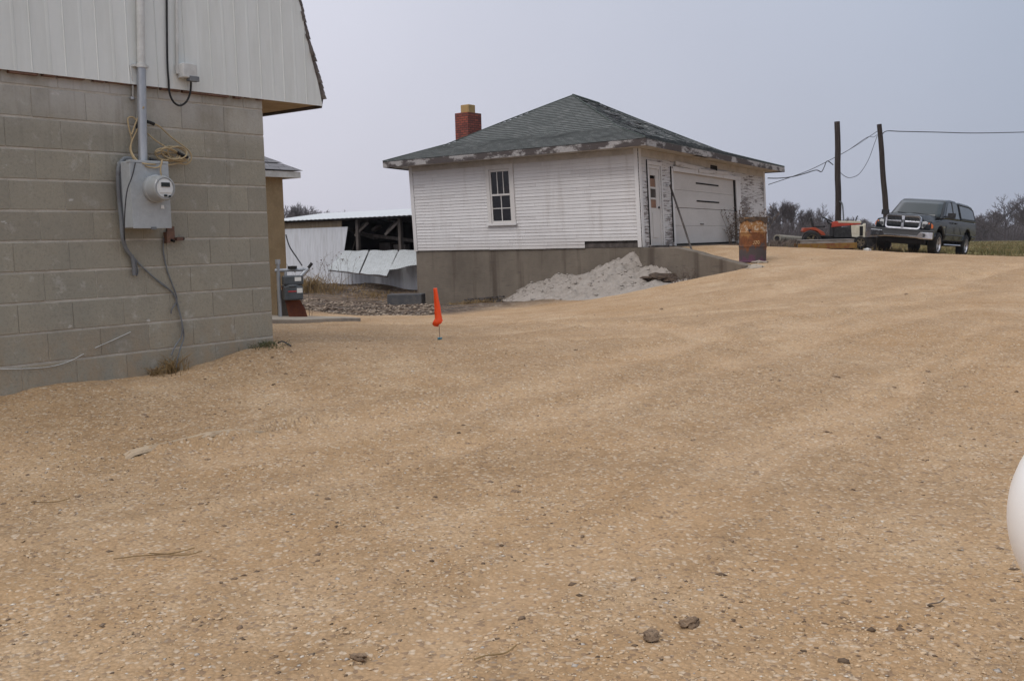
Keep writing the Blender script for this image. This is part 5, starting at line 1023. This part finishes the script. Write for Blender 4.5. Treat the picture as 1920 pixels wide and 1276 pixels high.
b=MB(); b.prism([(.02,.78),(.05,.96),(.14,1.0),(1.02,.96),(1.04,.86),(.2,.80)],f(-.26),f(.26)); hd_=b.build('bonnet',M['tred'],tr_,bevel=.02)
b=MB(); b.prism([(.26,.945),(.26,1.01),(1.06,.985),(1.06,.905)],f(-.268),f(.268)); b.build('bonnet_top',M['tcr'],hd_,bevel=.01)
b=MB(); b.prism([(.74,.42),(.70,.84),(1.16,.84),(1.18,.90),(1.22,.90),(1.20,.38),(1.0,.38)],f(-.27),f(.27)); b.build('grille_cowl',M['tcr'],tr_,bevel=.02)
tbox('grille_opening','dark',[(1.0,1.12,-.275,-.268,.45,.80),(1.19,1.222,-.18,.18,.45,.80)],0)
b=MB(); X=Matrix.Translation((-.10,0,1.08))@Matrix.Rotation(R(28),4,'Y'); ring=[X@Vector((.20*math.cos(a),.20*math.sin(a),0)) for a in np.linspace(0,6.283,25)]; b.tube(ring,.018,6); 
for a in (0.5,2.6,4.7): b.tube([X@Vector((0,0,-.03)),X@Vector((.2*math.cos(a),.2*math.sin(a),0))],.012,6)
b.tube([X@Vector((0,0,-.04)),(.08,0,.80)],.03,8); b.build('steering_wheel',M['black'],tr_)
tbox('dashboard','black',[(-.02,.12,-.20,.20,.45,.93)])
b=MB(); b.tube([(.90,.1,.95),(.93,.1,1.10),(.98,.1,1.18)],.02,8); b.build('exhaust_stub',M['dark'],tr_)
for s in (1,-1): wheel(tr_,-.66,s*.36,.33,.24,s,0,'ochre'); wheel(tr_,1.02,s*.36,.22,.16,s,0,'ochre')
pk=ground_at(1546,472,36.0); T=thing('wooden_pallet','weathered grey pallet on ochre painted boards lying before the lawn tractor','pallet',pk,R(-10))
for i in range(7): 
    b=MB(); yy=-.55+i*.18; b.box(-.92+random.uniform(-.03,.03),.92,yy-.075,yy+.075,.40+random.uniform(-.006,.006),.425); b.build('deck_board',M['gwood'],T,bevel=.004,seg=1)
b=MB(); b.box(-.9,.9,-.60,-.555,.27,.398); b.box(-.9,.9,-.02,.03,.27,.398); b.box(-.9,.9,.555,.60,.27,.398); b.build('stringer',M['gwood'],T)
b=MB(); b.box(-.98,.95,-.66,-.605,.11,.30); b.box(.955,1.0,-.66,.6,.11,.30); b.box(-.98,.95,.61,.66,.11,.30); b.build('ochre_rail',M['yel'],T,bevel=.01)
b=MB(); b.box(-.9,.9,-.55,.55,.0,.25); b.build('skid_block',M['dwood'],T)
b=MB(); l0=at(1457,447,38.6); l1=at(1520,452,41.0); 
for q in (l0,l1): q.z=max(q.z,gz(q.x,q.y)+.12)
b.tube([l0.lerp(l1,i/6) for i in range(7)],.155,14); b.tube([l0+(l0-l1).normalized()*.001,l0+(l0-l1).normalized()*.012],.10,12,1); tag(b.build('cut_log',[M['log'],M['dark']],smooth=True),'pale cut pole lying on the ground between garage and tractor','log')
b=MB(); P=ground_at(1627,470,37.0); b.prism([(-.2,0),(.2,0),(.24,.42),(-.24,.42)],lambda c:Vector((c[0],-.2,c[1])),lambda c:Vector((c[0],.2,c[1]))); b.box(-.26,.26,-.22,.22,.421,.45); o=b.build('dark_bin',M['bin'],loc=P,bevel=.02); o.rotation_euler=(0,0,.4); tag(o,'small dark bin between the tractor and pickup','bin')
b=MB(); b.lathe([(0,0),(.13,0),(.14,.16),(.0,.20)],14); tag(b.build('pale_bucket',M['wpaint'],loc=ground_at(1626,473,35.9),smooth=True),'small pale bucket beside the dark bin near the pickup','bucket')
# brushy bank behind the tractor
for i,(px,py,Y,n_,h_,w_,lb) in enumerate([(1462,462,37.8,500,.40,1.3,'low dark brush at the end of the pale cut pole'),(1500,465,38.6,400,.42,.9,'low brush behind the pale cut pole'),(1620,462,39.2,260,.75,.5,'tawny grass behind the dark bin')]):
    tuft('brush_tuft' ,lb,'brush',ground_at(px,py,Y),n_,h_,w_,'weed' if i<2 else 'straw',.9,.012,60+i)['kind']='stuff'
# ------------------------------------------------------------------ rounded white body on legs, added in place of a car door mirror
tkp=Vector((1.236,2.02,0)); tkp.z=gz(tkp.x,tkp.y)
T=thing('white_mirror_standin','smooth white rounded body on legs standing in for a car door mirror','mirror_standin',tkp,R(10)); 
b=MB(); rr_=.276; Lg=1.0; pf=[(0,0)]+[(rr_*math.sin(a),.30*(1-math.cos(a))) for a in np.linspace(.12,math.pi/2,14)]+[(rr_,.30+Lg)]+[(rr_*math.cos(a),.30+Lg+.3*math.sin(a)) for a in np.linspace(.15,math.pi/2-.1,10)]+[(0,.6+Lg)]
X=Matrix.Translation((-.20,0,.545))@Matrix.Rotation(R(90),4,'Y'); b.lathe(pf,56,X); b.build('shell',M['mirror_standin'],T,smooth=True,recalc=False)
for xx in (.5,1.1): b=MB(); b.box(xx-.03,xx+.03,-.2,.2,-.06,.36); b.build('leg',M['mirror_standin'],T)
# ------------------------------------------------------------------ clods and sticks on the gravel
def gpix(px,py):     # where the sight line meets the ground
    lo,hi=2.0,60.0; d=ray(px,py)
    for Y in np.linspace(2,60,1500):
        p=at(px,py,Y)
        if p.z<=gz(p.x,p.y): break
    return Vector((p.x,p.y,gz(p.x,p.y)))
p=gpix(1222,1198); clod('dirt_clod','largest brown dirt clod on the gravel in the foreground',p+Vector((0,0,.008)),.030,'clod',21,.5)
p=gpix(1294,1179); clod('dirt_clod','flat brown clod lying beside the largest clod on the gravel',p+Vector((0,0,.006)),.026,'clod',22,.42)
p=gpix(670,1238); clod('dirt_clod','lone small brown clod lying away from the two large ones',p+Vector((0,0,.004)),.018,'clod',23,.5)
grp='small dark clods scattered on the gravel'
for i,(px,py,r) in enumerate([(1568,708,.022),(1740,697,.020),(1676,728,.014),(968,926,.016),(972,914,.010),(1372,1014,.011),(1546,1175,.007),(1240,970,.007),(1600,918,.009),(1550,810,.016),(1648,1160,.008),(1092,1008,.008),(440,1090,.010),(415,1096,.008),(458,1080,.008),(596,1055,.008),(390,862,.010),(1020,966,.007),(1240,580,.03),(1700,552,.03)]):
    p=gpix(px,py); clod('small_clod','small dark dirt clod lying on the tan gravel',p+Vector((0,0,r*.05)),r,'clod',100+i,.5,grp)
q0=gpix(226,860); q1=gpix(505,812); pk_=MB(); n=14; vs=[];fs=[]; zz__=[gz(*q0.lerp(q1,k/14)[:2]) for k in range(15)]; zs_=np.convolve(np.pad(zz__,2,'edge'),np.ones(5)/5,'valid')  # pale strip laid in to show the bottom of the rut
for i in range(n+1):
    t=i/n; c=q0.lerp(q1,t); nn=Vector((-(q1-q0).y,(q1-q0).x,0)).normalized(); w_=.030*(1-.3*t)+random.uniform(-.002,.002); z=gz(c.x,c.y)
    zc_=float(zs_[i])+.002+.003*math.sin(i*.9)-(.02 if i in (0,n) else 0)
    vs+=[Vector((c.x,c.y,zc_))-nn*w_+Vector((0,0,-.012)),Vector((c.x,c.y,zc_))-nn*w_*.7,Vector((c.x,c.y,zc_+.010))+nn*w_*.8,Vector((c.x,c.y,zc_-.03))+nn*w_]
for i in range(n):
    for k in range(3): a=4*i+k; fs.append((a,a+1,a+5,a+4))
pk_.add(vs,fs); tag(pk_.build('buried_strip',worn('pale_strip',(.44,.34,.235),(.33,.245,.16),6,stretch=(1,1,1),bump=.4),smooth=True),'pale grey strip half buried in the rut near the block wall','rut_strip')
def stick(px,py,ln,ang,label,m='straw',r=.0022):
    p=gpix(px,py); P=[]
    for k in range(5):
        t=k/4-.5; x=p.x+math.cos(ang)*t*ln; y=p.y+math.sin(ang)*t*ln+.03*ln*math.sin(k*2.1); P.append((x,y,gz(x,y)+.010+.01*(k==4)))
    b=MB(); b.tube(spline(P,3),r,5); tag(b.build('straw_stem',M[m]),label,'straw')
stick(930,1242,.13,.5,'single pale straw stem lying on the nearest gravel'); stick(290,1050,.28,.3,'long bent straw stem lying on the gravel'); stick(1755,1140,.07,.4,'short dark stick near the white mirror stand-in','weed'); stick(330,1048,.2,-.1,'straw stem crossing beside the long bent straw'); stick(95,948,.16,.2,'thin straw on the gravel before the block wall')
# ------------------------------------------------------------------ trees
def gen_tree(seed,h,spread,levels,nb,r0,upright=.6):
    rd=random.Random(seed); tb=MB(); cb=MB()
    def grow(p,d,l,r,lev):
        n=4 if lev<2 else 3; P=[p]; dd=d.copy()
        for k in range(n):
            dd=(dd+Vector((rd.gauss(0,.16),rd.gauss(0,.16),rd.gauss(.05,.08)))).normalized(); P.append(P[-1]+dd*l/n)
        rs=[r*(1-.55*k/n) for k in range(n+1)]; (tb if lev<2 else cb).tube(P,rs,6 if lev<1 else (4 if lev<2 else 3),cap=False)
        if lev>=levels: return
        m=nb[min(lev,len(nb)-1)]
        for i in range(m):
            t=rd.uniform(.35 if lev else .30,1); k=min(int(t*n),n-1); q=P[k].lerp(P[k+1],t*n-k); a=rd.uniform(0,6.28); tilt=rd.uniform(.35,.95)*spread
            side=Vector((math.cos(a),math.sin(a),0)); nd=(dd*(math.cos(tilt))+side*math.sin(tilt)+Vector((0,0,.15*upright))).normalized(); grow(q,nd,l*rd.uniform(.50,.78),max(r*(1-.45*t)*.66,.030),lev+1)
        grow(P[-1],dd,l*.62,r*.45,lev+1)
    grow(Vector((0,0,-.3)),Vector((rd.gauss(0,.05),rd.gauss(0,.05),1)).normalized(),h*.42,r0,0)
    return tb,cb
protos=[]
for i,(h,sp,lv,nb,r0) in enumerate([(9,1.05,5,[5,4,3,3,2],.24),(10,.9,5,[6,4,3,3,2],.26),(8,.75,5,[5,4,3,3,2],.15),(7,1.1,5,[5,4,4,3,2],.16),(9.5,.6,5,[6,4,3,3,2],.18)]): protos.append(gen_tree(40+i,h,sp,lv,nb,r0))
PM=[]
for i,(tb,cb) in enumerate(protos):
    t=thing('bare_tree','x','tree'); tb.build('trunk',M['bark'],t,recalc=False); cb.build('crown',M['twig'],t,recalc=False); PM.append(t)
used=[False]*len(PM)
def place_tree(k,px,Y,toppy,label,group,rot,wide=1.0):
    p=at(px,440,Y); z=gz(p.x,p.y); top=at(px,toppy,Y).z; hs=(top-z)/TH_[k]
    if not used[k]: o=PM[k]; used[k]=True
    else: o=copy_tree(PM[k])
    o.location=(p.x,p.y,z); o.scale=(hs*wide,hs*wide,hs); o.rotation_euler=(0,0,rot); tag(o,label,'tree',group)
TH_=[max(max(v[2] for v in cb.v),max(v[2] for v in tb.v)) for tb,cb in protos]
rd=random.Random(9)
place_tree(0,1886,170,362,'tallest spreading bare tree beyond the grass field','bare trees of the far tree line',.4,1.15)
place_tree(1,1935,160,360,'second tall bare tree beyond the grass field','bare trees of the far tree line',2.1,1.1)
place_tree(3,1845,185,392,'lower round bare tree just beyond the pickup topper','bare trees of the far tree line',1.0,1.5)
for i,px in enumerate([1822,1862,1905,1960,2010]): place_tree([3,2,1,4,0,3,1,2][i],px,195+rd.uniform(-8,25),rd.uniform(392,410),'dim bare tree among the dense far undergrowth beyond the grass field','bare trees behind the grass field',rd.uniform(0,6),1.3)
for i,(px,ty,Y) in enumerate([(1462,372,110),(1490,374,115),(1512,388,112),(1446,386,118),(1476,380,125),(1530,396,125),(1500,392,130),(1518,402,135)]): place_tree([4,2,4,1,2,0,1,3][i],px,Y,ty,'bare tree in the brush between the garage wall and tractor','bare trees behind the garage and tractor',rd.uniform(0,6),.95)
place_tree(0,1541,120,379,'slender lone bare tree rising over the tractor seat','bare trees of the far tree line',3.3,.8)
for i,(px,ty) in enumerate([(1600,404),(1588,408),(1615,407),(1628,410),(1640,412),(1560,410),(1655,414)]): place_tree([2,3,4,0,1,2,4][i],px,165+rd.uniform(-10,20),ty,'small distant bare tree between the straight pole and pickup','distant bare trees past the tractor',rd.uniform(0,6),1.2)
for i,(px,ty) in enumerate([(545,386),(560,378),(575,377),(590,386),(607,391),(625,393),(648,391),(530,384),(672,396),(618,396)]): place_tree([1,0,4,3,2,1,0,3,2,4][i],px,190+rd.uniform(-10,20),ty,'distant bare tree over the tin shed roof','distant bare trees behind the tin shed',rd.uniform(0,6),1.25)
for i,t in enumerate(PM):
    if not used[i]: place_tree(i,1700+30*i,260,425,'bare tree far off behind the pickup','bare trees of the far tree line',1.0)
def thicket(name,label,pxs,Y0,Y1,n,h,r0,seed):
    rd=random.Random(seed); b=MB(); 
    px=[rd.uniform(*pxs) for _ in range(n)]; Ys=[rd.uniform(Y0,Y1) for _ in range(n)]
    pts=[at(a,440,c) for a,c in zip(px,Ys)]; zs=ground_full(np.array([p.x for p in pts]),np.array([p.y for p in pts]))[0]
    for p,z in zip(pts,zs):
        hh=h*rd.uniform(.35,1.0)*(1+.7*float(vnoise(p.x*.12,p.y*.12,seed))); l=rd.gauss(0,.22)*hh; l2=rd.gauss(0,.22)*hh; q0=Vector((p.x,p.y,z-.2)); q1=q0+Vector((l*.3,l2*.3,hh*.55)); q2=q0+Vector((l,l2,hh)); b.tube([q0,q1,q2],[r0,r0*.8,r0*.35],3,cap=False)
        for k in range(5):
            s=q0.lerp(q1,rd.uniform(.4,1)) if k<2 else q1.lerp(q2,rd.uniform(0,.8)); d=Vector((rd.gauss(0,.5),rd.gauss(0,.5),rd.uniform(.2,1)))*hh*.28; b.tube([s,s+d],[r0*.5,r0*.25],3,cap=False)
    o=b.build(name,M['twig'],recalc=False); tag(o,label,'undergrowth',kind='stuff')
thicket('undergrowth','dense bare undergrowth below the trees beside the garage',(1440,1560),100,150,1000,3.0,.03,1)
thicket('undergrowth','low distant undergrowth seen between tractor and pickup',(1530,1680),140,190,900,2.8,.04,2)
thicket('undergrowth','dense dark undergrowth at the far side of the grass field',(1790,2060),185,225,1900,3.4,.05,3)
thicket('undergrowth','faint distant undergrowth over the tin shed roof',(500,720),190,230,900,5.2,.05,4)

# ------------------------------------------------------------------ damp air
hz=MB(); hz.box(-460,520,-16,950,-9,14); ho=hz.build('haze',bpy.data.materials.new('haze_air')); ho['kind']='stuff'; ho['label']='thin damp winter haze'
hm=ho.data.materials[0]; hm.use_nodes=True; t_=hm.node_tree; t_.nodes.clear(); pv=t_.nodes.new('ShaderNodeVolumePrincipled'); pv.inputs['Color'].default_value=(.86,.86,.92,1); pv.inputs['Density'].default_value=.0003; pv.inputs['Anisotropy'].default_value=0.2
on=t_.nodes.new('ShaderNodeOutputMaterial'); t_.links.new(pv.outputs[0],on.inputs['Volume'])
